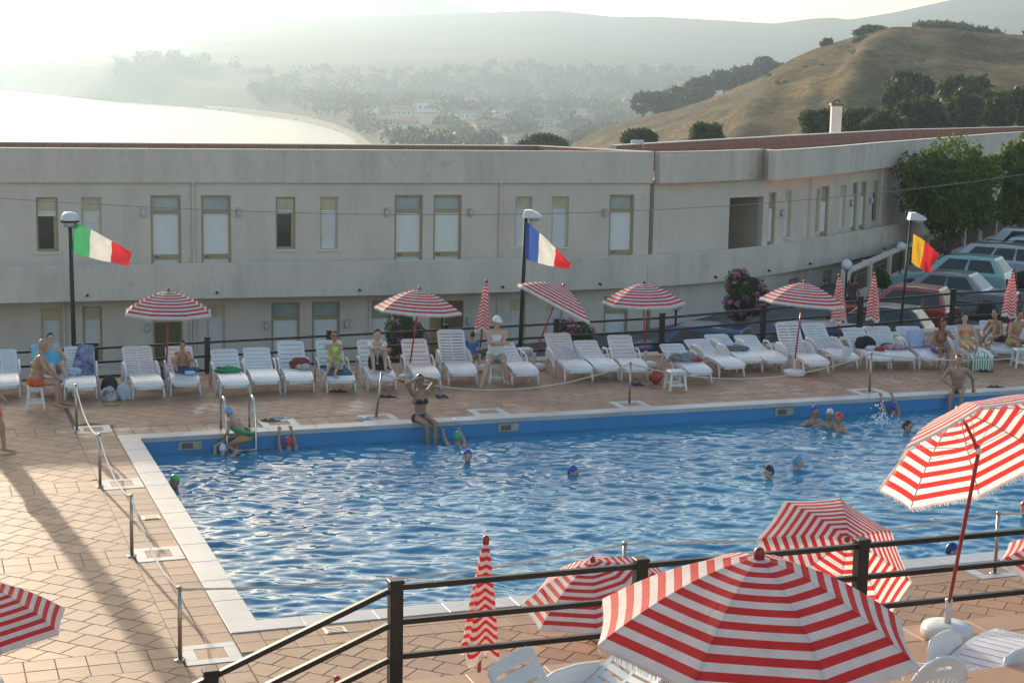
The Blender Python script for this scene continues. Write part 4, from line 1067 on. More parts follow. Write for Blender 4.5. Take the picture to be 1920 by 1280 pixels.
def lounger(key, kind, fx, fy, bx, by, label, z=0.0, name='sun_lounger', rest=1.42, hinge_to_foot=1.05):
    Ff = W(fx, fy, z); ang = 55
    for _ in range(5):
        dy = hinge_to_foot + .80 * math.cos(R(ang)); Bq = WD(bx, by, Ff.y + dy); ang = math.degrees(math.asin(max(.30, min(.985, (Bq.z - z - .31) / .82))))
    dx = Bq.x - Ff.x
    yaw = math.atan2(-dx, dy); yaw = max(-.9, min(.9, yaw))
    ang = round(max(18, min(80, ang)) / 3) * 3
    d = Vector((-math.sin(yaw), math.cos(yaw), 0)); loc = Ff + d * hinge_to_foot
    t = thing(name, label, 'sun lounger', loc, yaw, group='white plastic sun loungers')
    for nm, me in lounger_parts(kind, ang): link(nm, me, t)
    LOUNGERS[key] = (loc, yaw, ang)
    return t
LL = [(1, 'B', 8, 747, 2, 655, 'white sun lounger cut off at the frame edge beside the bald man'),
 (2, 'A', 108, 745, 82, 646, 'white sun lounger spread with a turquoise towel under the woman in a blue top'),
 (3, 'B', 152, 750, 148, 651, 'white sun lounger with a dark blue patterned towel over its back'),
 (4, 'B', 279, 748, 254, 648, 'empty white sun lounger between the white carrier bags and the hunched boy'),
 (5, 'A', 348, 742, 334, 648, 'white sun lounger on which the hunched boy sits'),
 (6, 'A', 441, 745, 418, 653, 'white sun lounger with a green towel on its seat'),
 (7, 'A', 498, 738, 479, 649, 'empty white sun lounger between the green towel and the red bag'),
 (8, 'A', 562, 736, 543, 638, 'white sun lounger with a dark red bag on its seat'),
 (9, 'A', 640, 736, 614, 636, 'white sun lounger under the woman in a lime green top'),
 (10, 'A', 716, 732, 692, 634, 'white sun lounger under the woman hugging her knees'),
 (11, 'A', 800, 730, 774, 634, 'empty white sun lounger behind the red pole of an open parasol'),
 (12, 'B', 868, 722, 844, 618, 'high backed white sun lounger next to the child in blue'),
 (13, 'A', 985, 722, 938, 642, 'white sun lounger half hidden behind the seated man in a cap'),
 (14, 'B', 1085, 716, 1043, 624, 'wide white sun lounger at the foot of the steeply tilted parasol'),
 (15, 'A', 1136, 713, 1094, 636, 'narrow white sun lounger between two wider ones near the tilted parasol'),
 (16, 'A', 1190, 714, 1160, 626, 'white sun lounger just left of the thin parasol pole and red beach ball'),
 (17, 'A', 1310, 720, 1255, 642, 'white sun lounger with a grey heap of clothes behind the small table'),
 (18, 'B', 1372, 708, 1298, 636, 'low white sun lounger right of the heap of grey clothes'),
 (19, 'B', 1405, 697, 1337, 628, 'white sun lounger with folded patterned clothes on its seat'),
 (20, 'A', 1452, 697, 1392, 628, 'empty white sun lounger left of the upright cream one'),
 (21, 'B', 1530, 703, 1472, 604, 'upright cream tinted sun lounger beside the white parasol base'),
 (22, 'B', 1585, 693, 1519, 606, 'white sun lounger with an upturned stool lying on it'),
 (23, 'A', 1648, 693, 1597, 613, 'white sun lounger holding a round black bag'),
 (24, 'B', 1690, 692, 1644, 612, 'white sun lounger with a dark red towel heap, right of the black bag'),
 (25, 'B', 1748, 692, 1701, 612, 'white sun lounger with a pale blue beach bag leaning on its back'),
 (26, 'A', 1838, 690, 1785, 609, 'white sun lounger under the reclining woman with curly hair'),
 (27, 'A', 1880, 678, 1857, 601, 'white sun lounger behind the bent over man'),
 (28, 'B', 1945, 684, 1925, 600, 'white sun lounger cut off at the far end of the row')]
for a in LL: lounger(*a)
def near_lounger(kind, loc, yaw, ang, label):
    t = thing('sun_lounger', label, 'sun lounger', loc, yaw, group='white plastic sun loungers')
    for nm, me in lounger_parts(kind, ang): link(nm, me, t)
    return t
q = W(952, 1232, TZ2 + .92) + Vector((.86, -.51, 0)) * .48; near_lounger('A', (q.x, q.y, TZ2), R(59), 52, 'near white sun lounger with raised slatted back in front of the railing')
q = W(1082, 1254, TZ2 + .53) + Vector((.083, -.34, 0)); near_lounger('B', (q.x, q.y, TZ2), R(-60), 40, 'near white sun lounger whose rounded armrest shows beside the largest parasol')
q = W(1842, 1204, TZ + .53); near_lounger('B', (q.x, q.y, TZ), R(141), 12, 'near white sun lounger lying flat in front of the round parasol base')
# ================================================================ STOOLS, TABLE, CHAIR
def stool_parts(h, w):
    out = []
    mb = MB(); mb.bbox((0, 0, h - .02), (w, w, .04), .02); out.append(('seat', mb.mesh('seat', M_plast)))
    for sx in (-1, 1):
        for sy in (-1, 1):
            mb = MB(); mb.tube([(sx * (w / 2 - .035), sy * (w / 2 - .035), h - .04), (sx * (w / 2 + .015), sy * (w / 2 + .015), 0)], [.034, .026], 4); out.append(('leg', mb.mesh('leg', M_plast)))
    mb = MB()
    for sx, sy, ln in ((0, -1, 0), (0, 1, 0)): mb.box((0, sy * (w / 2 - .005), h * .30), (w - .05, .02, .045))
    out.append(('stretcher', mb.mesh('stretcher', M_plast)))
    mb = MB(); mb.box((0, 0, h - .07), (w - .09, w - .09, .05)); out.append(('apron', mb.mesh('apron', M_plast)))
    return out
ST = {k: stool_parts(*k) for k in ((.44, .30), (.42, .34))}
def stool(px, py, label, k=(.44, .30), rz=0, rot=None, z=0, loc=None, name='stool', cat='stool'):
    t = thing(name, label, cat, loc or W(px, py, z), rz, group='white plastic stools and tables')
    if rot: t.rotation_euler = rot
    for nm, me in ST[k]: link(nm, me, t)
    return t
stool(67, 765, 'white plastic stool under the bald man in orange trunks', rz=.3)
stool(929, 716, 'white plastic stool under the man in a tank top and cap', rz=.2)
stool(984, 688, 'white plastic stool standing alone beside the pole of the tilted parasol', rz=.35)
stool(1266, 730, 'small white plastic table in front of the heap of grey clothes', (.42, .34), rz=.25, name='side_table', cat='table')
stool(1912, 688, 'white plastic stool at the frame edge beside the green striped bag', rz=.1)
q = W(1560, 672, .36); stool(0, 0, 'white plastic stool lying on its side upon a lounger', loc=(q.x, q.y, .56), rot=(R(95), R(20), R(40)))
# monobloc chair in the foreground
q = W(1772, 1233, TZ2 + .86) + Vector((-.1, .28, 0)); ch = thing('plastic_chair', 'white plastic armchair with a perforated round back in the foreground corner', 'chair', (q.x, q.y, TZ2), R(200))
mb = MB(); mb.bbox((0, 0, .42), (.46, .44, .03), .015); mb.build('seat', M_plast, ch)
mb = MB(); n = 15; rows = []
hole = []
def backpt(a, t):      # a -1..1 across, t 0..1 up
    an = a * 1.05; r = .26; hgt = .40 + t * (.46 * math.cos(a * 1.15) ** .6 if abs(a) < 1.3 else .1)
    return Vector((r * math.sin(an), .20 - .12 * (1 - math.cos(an)) + .10 * t, hgt))
NA, NT = 26, 16
G = [[backpt(-1 + 2 * i / NA, j / NT) for i in range(NA + 1)] for j in range(NT + 1)]
for j in range(NT):
    for i in range(NA):
        if j in (3, 4, 6, 7, 9, 10) and 6 <= i <= 19 and i % 2 == 0: continue
        if j == 13 and 10 <= i <= 15: continue
        mb.add([G[j][i], G[j][i + 1], G[j + 1][i + 1], G[j + 1][i]], [(0, 1, 2, 3)])
o = mb.build('backrest', M_plast, ch); md = o.modifiers.new('thick', 'SOLIDIFY'); md.thickness = .014
mb = MB(); mb.tube([G[NT][i] for i in range(0, NA + 1)], .016, 8); mb.build('back_rim', M_plast, ch, True)
for sx in (-1, 1):
    mb = MB(); mb.tube([(sx * .235, .15, .70), (sx * .285, 0, .66), (sx * .29, -.18, .64), (sx * .27, -.24, .58), (sx * .25, -.25, .0)], [.03, .034, .034, .03, .026], 8); mb.build('armrest', M_plast, ch, True)
    mb = MB(); mb.tube([(sx * .21, .2, .44), (sx * .25, .27, 0)], [.03, .025], 6); mb.build('leg', M_plast, ch, True)
# ================================================================ LAMP POSTS WITH FLAGS
M_pole = mat('lamp_post_dark', (.03, .028, .026), .6, scale=4, spec=.2)
M_lampw = mat('lamp_head_white', (.66, .65, .63), .35, scale=4)
def lamp_post(bpx, tpx, tpy, Y, head, label, k=1.0):
    tp = WD(tpx, tpy, Y); bz = -.4 if Y > 35 else 0
    b = Vector((tp.x - (tpx - bpx) * Y / F_PX, Y, bz)); t = thing('lamp_post', label, 'lamp post', b, group='lamp posts with flags')
    top = tp - b
    mb = MB(); mb.tube([(0, 0, 0), top], [.055 * k, .045 * k], 12); mb.build('pole', M_pole, t, True)
    mb = MB(); mb.lathe([(.11, 0), (.11, .02), (.06, .05), (.06, .3)], 12); mb.build('base', M_pole, t, True)
    if head == 'front':
        c = top + Vector((.0, 0, .08)); mb = MB(); mb.lathe([(.19, -.06), (.20, 0), (.18, .09), (.12, .15), (.03, .17)], 18, c); hd = mb.build('head', M_lampw, t, True)
        mb = MB(); mb.lathe([(.205, -.065), (.205, -.02)], 18, c); mb.build('band', M_pole, hd, True)
        mb = MB(); mb.ell(c + Vector((0, 0, -.09)), (.16, .16, .1), 16, 8); mb.build('lens', mat('lamp_lens', (.45, .45, .42), .1), hd, True)
    else:
        M = Matrix.Rotation(R(6), 3, 'Y'); c = top + Vector((.13, 0, .08)); mb = MB()
        prof = [(-.19, -.10), (-.17, .08), (-.02, .10), (.16, .04), (.24, -.02), (.22, -.05)]
        mb.prism(prof, lambda p, q: M @ Vector((p, -.15, q)) + c, lambda p, q: M @ Vector((p, .15, q)) + c); hd = mb.build('head', M_lampw, t)
        mb = MB(); mb.ell(c + Vector((.07, 0, -.07)), (.14, .13, .10), 16, 8); mb.build('lens', mat('lamp_lens', (.45, .45, .42), .1), hd, True)
    return t
lamp_post(134, 131, 418, 37.3, 'front', 'dark lamp post with round white head flying the green white red flag')
lamp_post(979, 986, 408, 38.5, 'side', 'dark lamp post with white head flying the blue white red flag')
lamp_post(1697, 1708, 412, 41.6, 'side', 'thin dark lamp post with white head flying the yellow and red flag', .6)
def flag(label, TL, BL_, TR, BR, Y, cols, splits, amp=.05):
    n, mm = 30, 14; a = [WD(*p, Y) for p in (TL, BL_, TR, BR)]; o0 = a[0].copy(); mb = MB(); P = []
    for j in range(mm + 1):
        row = []; f = j / mm
        for i in range(n + 1):
            e = i / n; top = a[0].lerp(a[2], e); bot = a[1].lerp(a[3], e)
            # curved edges: belly of the cloth
            p = top.lerp(bot, f); p.z += .06 * math.sin(e * math.pi) * (.6 - f)
            p.y += amp * e ** .6 * (math.sin(e * 9 + f * 2.2) + .6 * math.sin(e * 17 - f * 5 + 1) + .5 * math.sin(f * 8 + e * 5)); p.x += .012 * math.sin(f * 9 + e * 6) * e
            row.append(p - o0)
        P.append(row)
    for j in range(mm):
        for i in range(n):
            m = sum(1 for s in splits if (i + .5) / n > s); mb.add([P[j][i], P[j][i + 1], P[j + 1][i + 1], P[j + 1][i]], [(0, 3, 2, 1)], m)
    o = mb.build('flag', cols, smooth=True); o.location = o0
    return tag(o, label, 'flag', 'flags flown from the lamp posts')
fg = lambda n, c: mat('flag_' + n, c, .8, scale=10, var=.06, transl=.4)
FW_, FR_ = fg('white', (.72, .69, .63)), fg('red', (.60, .03, .04))
flag('green white and red flag streaming from the round headed lamp post', (137, 416), (136, 473), (247, 473), (242, 499), 37.2, [fg('green', (.07, .38, .15)), FW_, FR_], (.30, .68), .04)
flag('blue white and red flag streaming from the middle lamp post', (986, 415), (984, 485), (1070, 494), (1066, 505), 38.4, [fg('blue', (.05, .11, .36)), FW_, FR_], (.30, .68), .04)
flag('yellow and red flag hanging from the thin lamp post by the cars', (1712, 438), (1709, 492), (1760, 475), (1742, 512), 41.5, [fg('yellow', (.75, .42, .03)), FR_], (.45,), .05)
# overhead cable
a, b_, c = WD(-40, 370, 43), WD(760, 402, 43), WD(1960, 320, 43); pts = []
for i in range(41):
    px = -40 + 2000 * i / 40; py = np.polyval(np.polyfit([-40, 760, 1150, 1500, 1960], [369, 402, 398, 375, 321], 3), px); pts.append(WD(px, float(py), 43) - a)
mb = MB(); mb.tube(pts, .009, 5); o = mb.build('overhead_cable', mat('cable_grey', (.2, .2, .2), .6)); o.location = a; tag(o, 'thin grey overhead cable sagging across the hotel front', 'cable')
# pillar added outside the picture for the unknown caster of the long deck shadow
q = Vector((-8.35, 27.9, 0)) + Vector((-.438, .899, 0)) * 7.0 + Vector((-.34, 0, 0))
pl = thing('shadow_pillar', 'tall stand-in pillar beyond the frame edge throwing a long shadow on the deck', 'pillar', (q.x, q.y, 0), .4)
mb = MB(); mb.bbox((0, 0, 2.2), (.36, .36, 4.4), .02); mb.build('shaft', M_wall, pl); mb = MB(); mb.bbox((0, 0, 4.46), (.52, .52, .12), .02); mb.build('cap', M_cap, pl)
# ================================================================ CARS
M_cglass = mat('car_glass', (.025, .032, .038), .1, scale=3, spec=.45)
M_tyre = mat('tyre', (.02, .02, .02), .8, scale=10); M_rim = mat('wheel_rim', (.35, .35, .36), .35, metal=.7, scale=8)
M_trimb = mat('black_trim', (.025, .025, .025), .6, scale=8); M_tail = mat('tail_light', (.35, .02, .02), .2, scale=8); M_head = mat('head_light', (.6, .6, .58), .1, scale=8)
M_plate = mat('number_plate', (.6, .6, .55), .5)
def car(label, loc, head, colr, L=3.9, Wd=1.62, H=1.45, kind='hatch', name='parked_car', rack=False, trim=None):
    """head: heading angle of the nose, degrees clockwise from +Y"""
    t = thing(name, label, 'car', loc, -R(head), group='cars parked beyond the railing')
    paint = mat('paint_%d_%d_%d' % tuple(int(c * 255) for c in colr), colr, .28, scale=2, var=.06, coat=.7, metal=.1)
    w = Wd / 2; hl = L / 2; zb = H * .62; zh = H * .58; g = .2
    tail = {'hatch': .0, 'wagon': .0, 'sedan': .75, 'van': 0}[kind]
    nose = .95 if kind != 'van' else .75
    # side profile (y forward, z)
    pr = [(-hl + .05, g + .04), (-hl, .42), (-hl + .02, zb - .12), (-hl + .10, zb - .02)]
    if tail: pr += [(-hl + tail * .5, zb + .0)]
    pr += [(-hl + .3 + tail, zb), (hl - nose - .3, zb), (hl - nose, zh), (hl - .35, zh - .08), (hl - .06, zh - .22), (hl, .45), (hl - .04, g + .04)]
    mb = MB(); n = len(pr); sl = [(-w, .05), (-w * .96, 0), (w * .96, 0), (w, .05)]
    cx, cz = 0, .5; vs = []
    for y, ins in sl:
        for (p, q) in pr: vs.append(Vector((y, p - math.copysign(min(ins, .06), p), q + (ins * .8 if q < .4 else -ins * .55))))
    fs = [tuple(range(n)), tuple(range(4 * n - 1, 3 * n - 1, -1))]
    for k in range(3):
        for i in range(n): j = (i + 1) % n; fs.append((k*n+j, k*n+i, (k+1)*n+i, (k+1)*n+j))
    mb.add(vs, fs); bd = mb.build('body', paint, t); bv = bd.modifiers.new('bevel', 'BEVEL'); bv.width = .035; bv.segments = 2; bv.limit_method = 'ANGLE'
    # greenhouse
    yr0 = -hl + .06 + tail; yr1 = yr0 + {'hatch': .42, 'wagon': .25, 'sedan': .55, 'van': .08}[kind]
    yf0 = hl - nose - .05; yf1 = yf0 - {'hatch': .75, 'wagon': .75, 'sedan': .8, 'van': .65}[kind]
    wt, wb = w * .76, w * .95; zt = H
    B = [Vector((-wb, yr0, zb - .03)), Vector((wb, yr0, zb - .03)), Vector((wb, yf0, zb - .05)), Vector((-wb, yf0, zb - .05))]
    T = [Vector((-wt, yr1, zt - .03)), Vector((wt, yr1, zt - .03)), Vector((wt, yf1, zt - .02)), Vector((-wt, yf1, zt - .02))]
    mid = [Vector((-wt * .8, (yr1 + yf1) / 2, zt + .015)), Vector((wt * .8, (yr1 + yf1) / 2, zt + .015))]
    mb = MB(); mb.add(B + T + mid, [(0, 1, 5, 4), (2, 3, 7, 6), (1, 2, 6, 9, 5), (3, 0, 4, 8, 7), (4, 5, 9, 8), (8, 9, 6, 7)]); cb = mb.build('cabin', paint, t)
    bv = cb.modifiers.new('bevel', 'BEVEL'); bv.width = .04; bv.segments = 2; bv.limit_method = 'ANGLE'; bv.angle_limit = R(15)
    def quad(nm, a, b, c, d, u0, u1, v0, v1, parent, m=M_cglass, off=.012):
        f = lambda u, v: (a.lerp(b, u)).lerp(d.lerp(c, u), v)
        nn = (b - a).cross(d - a).normalized(); ctr = (a + b + c + d) / 4
        if (ctr - Vector((0, (yr1 + yf1) / 2, (zb + zt) / 2))).dot(nn) < 0: nn = -nn
        q = [f(u0, v0), f(u1, v0), f(u1, v1), f(u0, v1)]; mb = MB(); mb.add([p + nn * off for p in q] + [p - nn * .01 for p in q], [(0, 1, 2, 3), (0, 4, 5, 1), (1, 5, 6, 2), (2, 6, 7, 3), (3, 7, 4, 0)]); return mb.build(nm, m, parent)
    quad('rear_window', B[0], B[1], T[1], T[0], .1, .9, .18, .88, cb); quad('windscreen', B[2], B[3], T[3], T[2], .07, .93, .12, .9, cb)
    for (a, b, c, d) in ((B[1], B[2], T[2], T[1]), (B[0], B[3], T[3], T[0])):
        if kind == 'wagon': sp = ((.06, .28), (.31, .56), (.59, .87))
        elif kind == 'van': sp = ((.03, .42), (.46, .86))
        else: sp = ((.10, .46), (.50, .86))
        for u0, u1 in sp: quad('side_window', a, b, c, d, u0, u1, .16, .86, cb)
    for sx in (-1, 1):
        for y in (-hl + .68, hl - .72):
            r = .29; mb = MB(); M = Matrix.Rotation(R(90), 3, 'Y')
            wl = MB().lathe([(r * .8, -.09), (r, -.07), (r, .07), (r * .8, .09)], 20, (sx * (w - .075), y, r), M=M).build('wheel', M_tyre, t, True)
            MB().lathe([(.02, -.0), (r * .62, 0.0), (r * .66, .02)], 14, (sx * (w - .075) + sx * .088 - (.02 if sx > 0 else 0), y, r), M=M).build('rim', M_rim, wl, True)
            MB().lathe([(r + .05, -.012), (r + .05, .012)], 20, (sx * (w - .012), y, r + .02), M=M).build('wheel_arch', M_trimb, t)
        MB().bbox((sx * (w * .82), -hl + .0, zb - .22 if kind != 'van' else zb - .1), (.16, .07, .26), .015).build('tail_light', M_tail, t)
        MB().bbox((sx * (w * .72), hl - .08, zh - .24), (.3, .12, .14), .02).build('headlight', M_head, t)
        MB().bbox((sx * (w + .08), yf0 - .25, zb + .03), (.16, .1, .12), .02).build('wing_mirror', M_trimb, t)
        for y in (.15, -.75): MB().bbox((sx * (w + .008), y, zb - .12), (.02, .16, .03), .005).build('door_handle', M_trimb, t)
        for y in (hl - nose - .38, -.12, -hl + .95): MB().box((sx * (w - .001), y, (zb + .36) / 2), (.008, .014, zb - .42)).build('door_seam', M_trimb, t)
        MB().box((sx * (w + .004), -.0, .52), (.014, L * .62, .05)).build('side_strip', M_trimb, t)
    for y, nm in ((-hl - .02, 'rear_bumper'), (hl + .0, 'front_bumper')): MB().bbox((0, y, .40), (Wd * .96, .14, .2), .04).build(nm, trim or M_trimb, t)
    MB().box((0, -hl - .012, zb - .25), (.5, .02, .11)).build('number_plate', M_plate, t)
    if rack:
        for sx in (-1, 1): MB().tube([(sx * wt * .9, yr1 + .1, zt), (sx * wt * .9, yr1 + .16, zt + .05), (sx * wt * .9, yf1 - .16, zt + .05), (sx * wt * .9, yf1 - .1, zt)], .015, 6).build('roof_rail', M_trimb, t)
    return t
def car_at(px, Y, dz=0):
    X = (px - 960) / F_PX * Y; return (X, Y, park(X, Y) + dz)
car('dark blue hatchback whose roof shows behind the railing left of the other cars', car_at(1296, 44.3), -70, (.04, .08, .18), H=1.47)
car('dark blue estate car behind the upright cream lounger', car_at(1492, 43.7), -69, (.03, .05, .13), L=4.3, H=1.46, kind='wagon')
car('black hatchback with bright rear glass between the closed parasols', car_at(1628, 45.9), -68, (.02, .022, .03), L=3.7, H=1.42)
car('old boxy dark red hatchback parked beside the thin lamp post', car_at(1680, 48.6), -64, (.36, .04, .022), L=3.45, Wd=1.5, H=1.45, kind='wagon')
car('grey saloon car parked behind the dark red hatchback', car_at(1775, 52.5), -62, (.21, .21, .22), L=4.4, Wd=1.68, H=1.38, kind='sedan')
car('pale turquoise hatchback with tall red tail lights', car_at(1790, 56.5), -62, (.27, .45, .41), L=3.85, H=1.48)
car('silver estate car with black roof rails behind the turquoise hatchback', car_at(1850, 60.0), -60, (.45, .47, .48), L=4.4, H=1.48, kind='wagon', rack=True)
car('white compact car cut off at the frame edge behind the silver estate', car_at(1912, 62.5), -62, (.58, .60, .63), L=3.9, H=1.45)
car('white van parked farthest back under the trees', car_at(1925, 65.5, -.3), -66, (.62, .64, .64), L=4.6, Wd=1.75, H=1.75, kind='van', name='parked_van')
# ================================================================ TREES AND SHRUBS
def leaf_mat(n, c, c2, tr=.35): return mat('leaf_' + n, c, .6, scale=.9, col2=c2, transl=tr, island=.35, spec=.25)
M_bark = mat('bark', (.09, .06, .04), .9, scale=4, bump=.4)
LF = {'dark': leaf_mat('dark', (.042, .062, .018), (.075, .10, .03)), 'pine': leaf_mat('pine', (.065, .115, .014), (.15, .20, .025)), 'olive': leaf_mat('olive', (.07, .09, .03), (.12, .13, .045)), 'ole': leaf_mat('oleander', (.045, .08, .03), (.09, .125, .05)), 'far': leaf_mat('far', (.03, .045, .022), (.05, .065, .03))}
M_pink = mat('oleander_flower', (.60, .20, .33), .7, scale=4, transl=.3, island=.25)
def leaf_cloud(blobs, n, size, rg, shell=.55, aspect=.5, up=0.0):
    """blobs: (centre, radii, weight). returns V,F"""
    ws = np.array([b[2] for b in blobs]); ws = ws / ws.sum(); Vs = []
    for (c, r, _), wgt in zip(blobs, ws):
        k = max(4, int(n * wgt)); d = rg.normal(size=(k, 3)); d /= np.linalg.norm(d, axis=1, keepdims=True)
        rad = shell + (1 - shell) * rg.random((k, 1)) ** .5; rad *= 1 + .16 * np.sin(d[:, :1] * 7 + d[:, 1:2] * 5 + d[:, 2:] * 6)
        Vs.append(np.array(c) + d * rad * np.array(r))
    C = np.concatenate(Vs); k = len(C); a = rg.normal(size=(k, 3)); a[:, 2] += up; a /= np.linalg.norm(a, axis=1, keepdims=True)
    b = rg.normal(size=(k, 3)); b -= a * (a * b).sum(1, keepdims=True); b /= np.linalg.norm(b, axis=1, keepdims=True)
    s = size * rg.uniform(.6, 1.35, (k, 1)); a = a * s; b = b * s * aspect
    V = np.stack([C - a, C - b * .8 + a * .1, C + a, C + b * .8 + a * .1], 1).reshape(-1, 3); Fq = np.arange(4 * k).reshape(-1, 4)
    return V, Fq
def tree(label, base, blobs, n, size, leaf, seed, name='tree', cat='tree', group=None, trunk_r=.16, shell=.55, flowers=0, aspect=.5, limbs=True, crown='crown', up=0.0):
    rg = np.random.default_rng(seed); t = thing(name, label, cat, base, group=group)
    V, Fq = leaf_cloud(blobs, n, size, rg, shell, aspect, up)
    link(crown, np_mesh(crown, V, Fq, LF[leaf]), t)
    cz = min(b[0][2] for b in blobs); mb = MB()
    c0 = Vector(np.mean([b[0] for b in blobs], 0)); top = Vector((c0.x * .5, c0.y * .5, max(.3, cz)))
    if limbs:
        mb.tube([(0, 0, -.3), top * .5 + Vector((.05, 0, 0)), top], [trunk_r, trunk_r * .8, trunk_r * .55], 8)
        tk = mb.build('trunk', M_bark, t, True)
        for b in blobs[:8]:
            m2 = MB(); m2.tube([top * .9, (top + Vector(b[0])) / 2 + Vector((0, 0, -.1)), Vector(b[0])], [trunk_r * .5, trunk_r * .3, trunk_r * .12], 6); m2.build('limb', M_bark, tk, True)
    if flowers:
        V, Fq = [], []
        for (c, r, wt) in blobs:
            for k in range(max(1, int(flowers * wt))):
                d = rg.normal(size=3); d /= np.linalg.norm(d); d[1] = -abs(d[1]); p = np.array(c) + d * np.array(r) * 1.0
                v, f = leaf_cloud([(p, (.09, .09, .08), 1)], 26, .045, rg, .2, .9); Fq.append(f + sum(len(x) for x in V)); V.append(v)
        link('blossoms', np_mesh('blossoms', np.concatenate(V), np.concatenate(Fq), M_pink), t)
    return t
def rblobs(cx, cy_, cz, rx, ry, rz, n, rg, k=.42):
    out = []
    for i in range(n):
        d = rg.normal(size=3); d /= np.linalg.norm(d); q = d * np.array((rx, ry, rz)) * (1 - k) * rg.uniform(.55, 1.05); s = k * rg.uniform(.75, 1.25)
        out.append(((cx + q[0], cy_ + q[1], cz + q[2]), (rx * s, ry * s, rz * s), s * s))
    return out
rg = np.random.default_rng(11)
def px_tree(label, px, ptop, pbot, wpx, Y, leaf, seed, n, size, zg=None, nb=14, **kw):
    X = (px - 960) / F_PX * Y; h = hx(px); zt = CAM_Z - (ptop - h) * Y / F_PX; zb = CAM_Z - (pbot - h) * Y / F_PX; r = wpx / 2 * Y / F_PX
    zg = zb - .5 if zg is None else zg
    bl = rblobs(0, 0, (zt + zb) / 2 - zg, r * 1.08, r * 1.08, (zt - zb) / 2 * 1.06, nb, np.random.default_rng(seed), .42 if nb < 20 else .34)
    return tree(label, (X, Y, zg), bl, n, size, leaf, seed, **kw)
px_tree('big bushy tree with sunlit top standing in front of the curved hotel wing', 1772, 266, 452, 222, 63, 'pine', 1, 20000, .10, park(16, 63), 30, shell=.5, up=.6)
px_tree('tall dark tree at the frame edge above the white van', 1905, 236, 430, 155, 66, 'pine', 2, 15000, .11, park(19, 66), 24, up=.6)
px_tree('dense dark tree filling the gap behind the parked van', 1945, 300, 445, 190, 72, 'dark', 3, 7000, .14, park(22, 72), 14)
px_tree('pink flowering oleander beside the open parasol before the hotel corner', 1398, 502, 612, 100, 45.5, 'ole', 4, 7000, .075, park(6.3, 45.5), 14, name='oleander_bush', cat='bush', group='oleander bushes', flowers=26, aspect=.28, up=.8, trunk_r=.05)
px_tree('pink flowering oleander behind the pole of the tilted parasol', 1078, 585, 680, 88, 42.5, 'ole', 5, 5000, .075, park(1.6, 42.5), 12, name='oleander_bush', cat='bush', group='oleander bushes', flowers=18, aspect=.28, up=.8, trunk_r=.05)
px_tree('tall green oleander behind the open parasol near the lit doorway', 752, 585, 720, 92, 41.5, 'ole', 6, 8000, .085, park(-2.7, 41.5), 16, name='oleander_bush', cat='bush', group='oleander bushes', flowers=4, aspect=.25, up=1.0, trunk_r=.05)
px_tree('small grey green shrub in front of the garden wall', 1656, 497, 545, 34, 50.5, 'olive', 7, 1500, .06, park(11.2, 50.5), 7, name='shrub', cat='bush', trunk_r=.03)
# ---- trees on and below the dry hill
def ground_at(px, D): return float(max(hill_z(px, D), land_z(px, D))) if px > 1040 and D < 600 else float(land_z(px, D))
hl_ = [(1692, 130, 205, 100, 165, 'dark', 'broad dark tree, tallest of the grove on the dry slope'), (1797, 141, 205, 100, 170, 'dark', 'flat topped dark tree beside the tallest of the hillside grove'), (1668, 155, 222, 62, 150, 'olive', 'pale green tree at the left of the hillside grove'),
 (1716, 180, 245, 100, 140, 'dark', 'dark round tree low in the hillside grove'), (1793, 168, 245, 62, 135, 'olive', 'slender pale green tree in the middle of the hillside grove'), (1858, 165, 240, 85, 140, 'olive', 'mid green tree right of the slender pale one'),
 (1905, 160, 240, 70, 150, 'dark', 'dark tree of the hillside grove cut by the frame edge'), (1524, 203, 262, 80, 115, 'olive', 'low olive green tree left of the white chimney'), (1602, 196, 250, 90, 125, 'dark', 'low dark tree right of the white chimney'), (1645, 212, 256, 80, 120, 'olive', 'low olive tree under the hillside grove'),
 (1315, 231, 275, 58, 110, 'olive', 'round green tree poking above the brick parapet'), (1192, 240, 285, 72, 120, 'dark', 'wide dark tree above the joint of the two hotel wings'), (1012, 251, 290, 90, 150, 'dark', 'dark treetop just over the straight wing of the roof'), (1615, 53, 72, 62, 322, 'dark', 'dark shrub clump on the crown of the dry hill'), (1606, 68, 100, 56, 300, 'dark', 'dark bushes just below the crown of the dry hill'),
 (1530, 76, 92, 18, 320, 'dark', 'tiny lone bush on the shoulder of the dry hill'), (1908, 55, 76, 34, 315, 'dark', 'small tree on the hill skyline at the frame edge')]
for i, (px, a, b_, wd, D, lf, lb) in enumerate(hl_):
    px_tree(lb, px, a, b_, wd, D, lf, 40 + i, 3600 if wd > 50 else 1200, .0032 * D if D < 200 else .0022 * D, min(ground_at(px, D), CAM_Z - (b_ - hx(px)) * D / F_PX), 22, group='trees on the dry hillside', trunk_r=.25)
bt = [(1425, 108, 150, 60, 470), (1380, 118, 165, 70, 460), (1345, 130, 175, 70, 455), (1300, 140, 190, 60, 450), (1262, 160, 205, 70, 440), (1220, 166, 205, 80, 430), (1292, 168, 215, 60, 420), (1195, 172, 212, 50, 440)]
for i, (px, a, b_, wd, D) in enumerate(bt):
    zg = min(ground_at(px, D), CAM_Z - (b_ - hx(px)) * D / F_PX - 2)
    px_tree(('topmost', 'second highest', 'third highest', 'fourth highest', 'low broad', 'long low', 'nearest', 'lowest')[i] + ' dark tree of the belt climbing behind the dry hill', px, a, b_, wd, D, 'far', 80 + i, 2200, .0024 * D, zg, 12, group='tree belt behind the hill', trunk_r=.5)
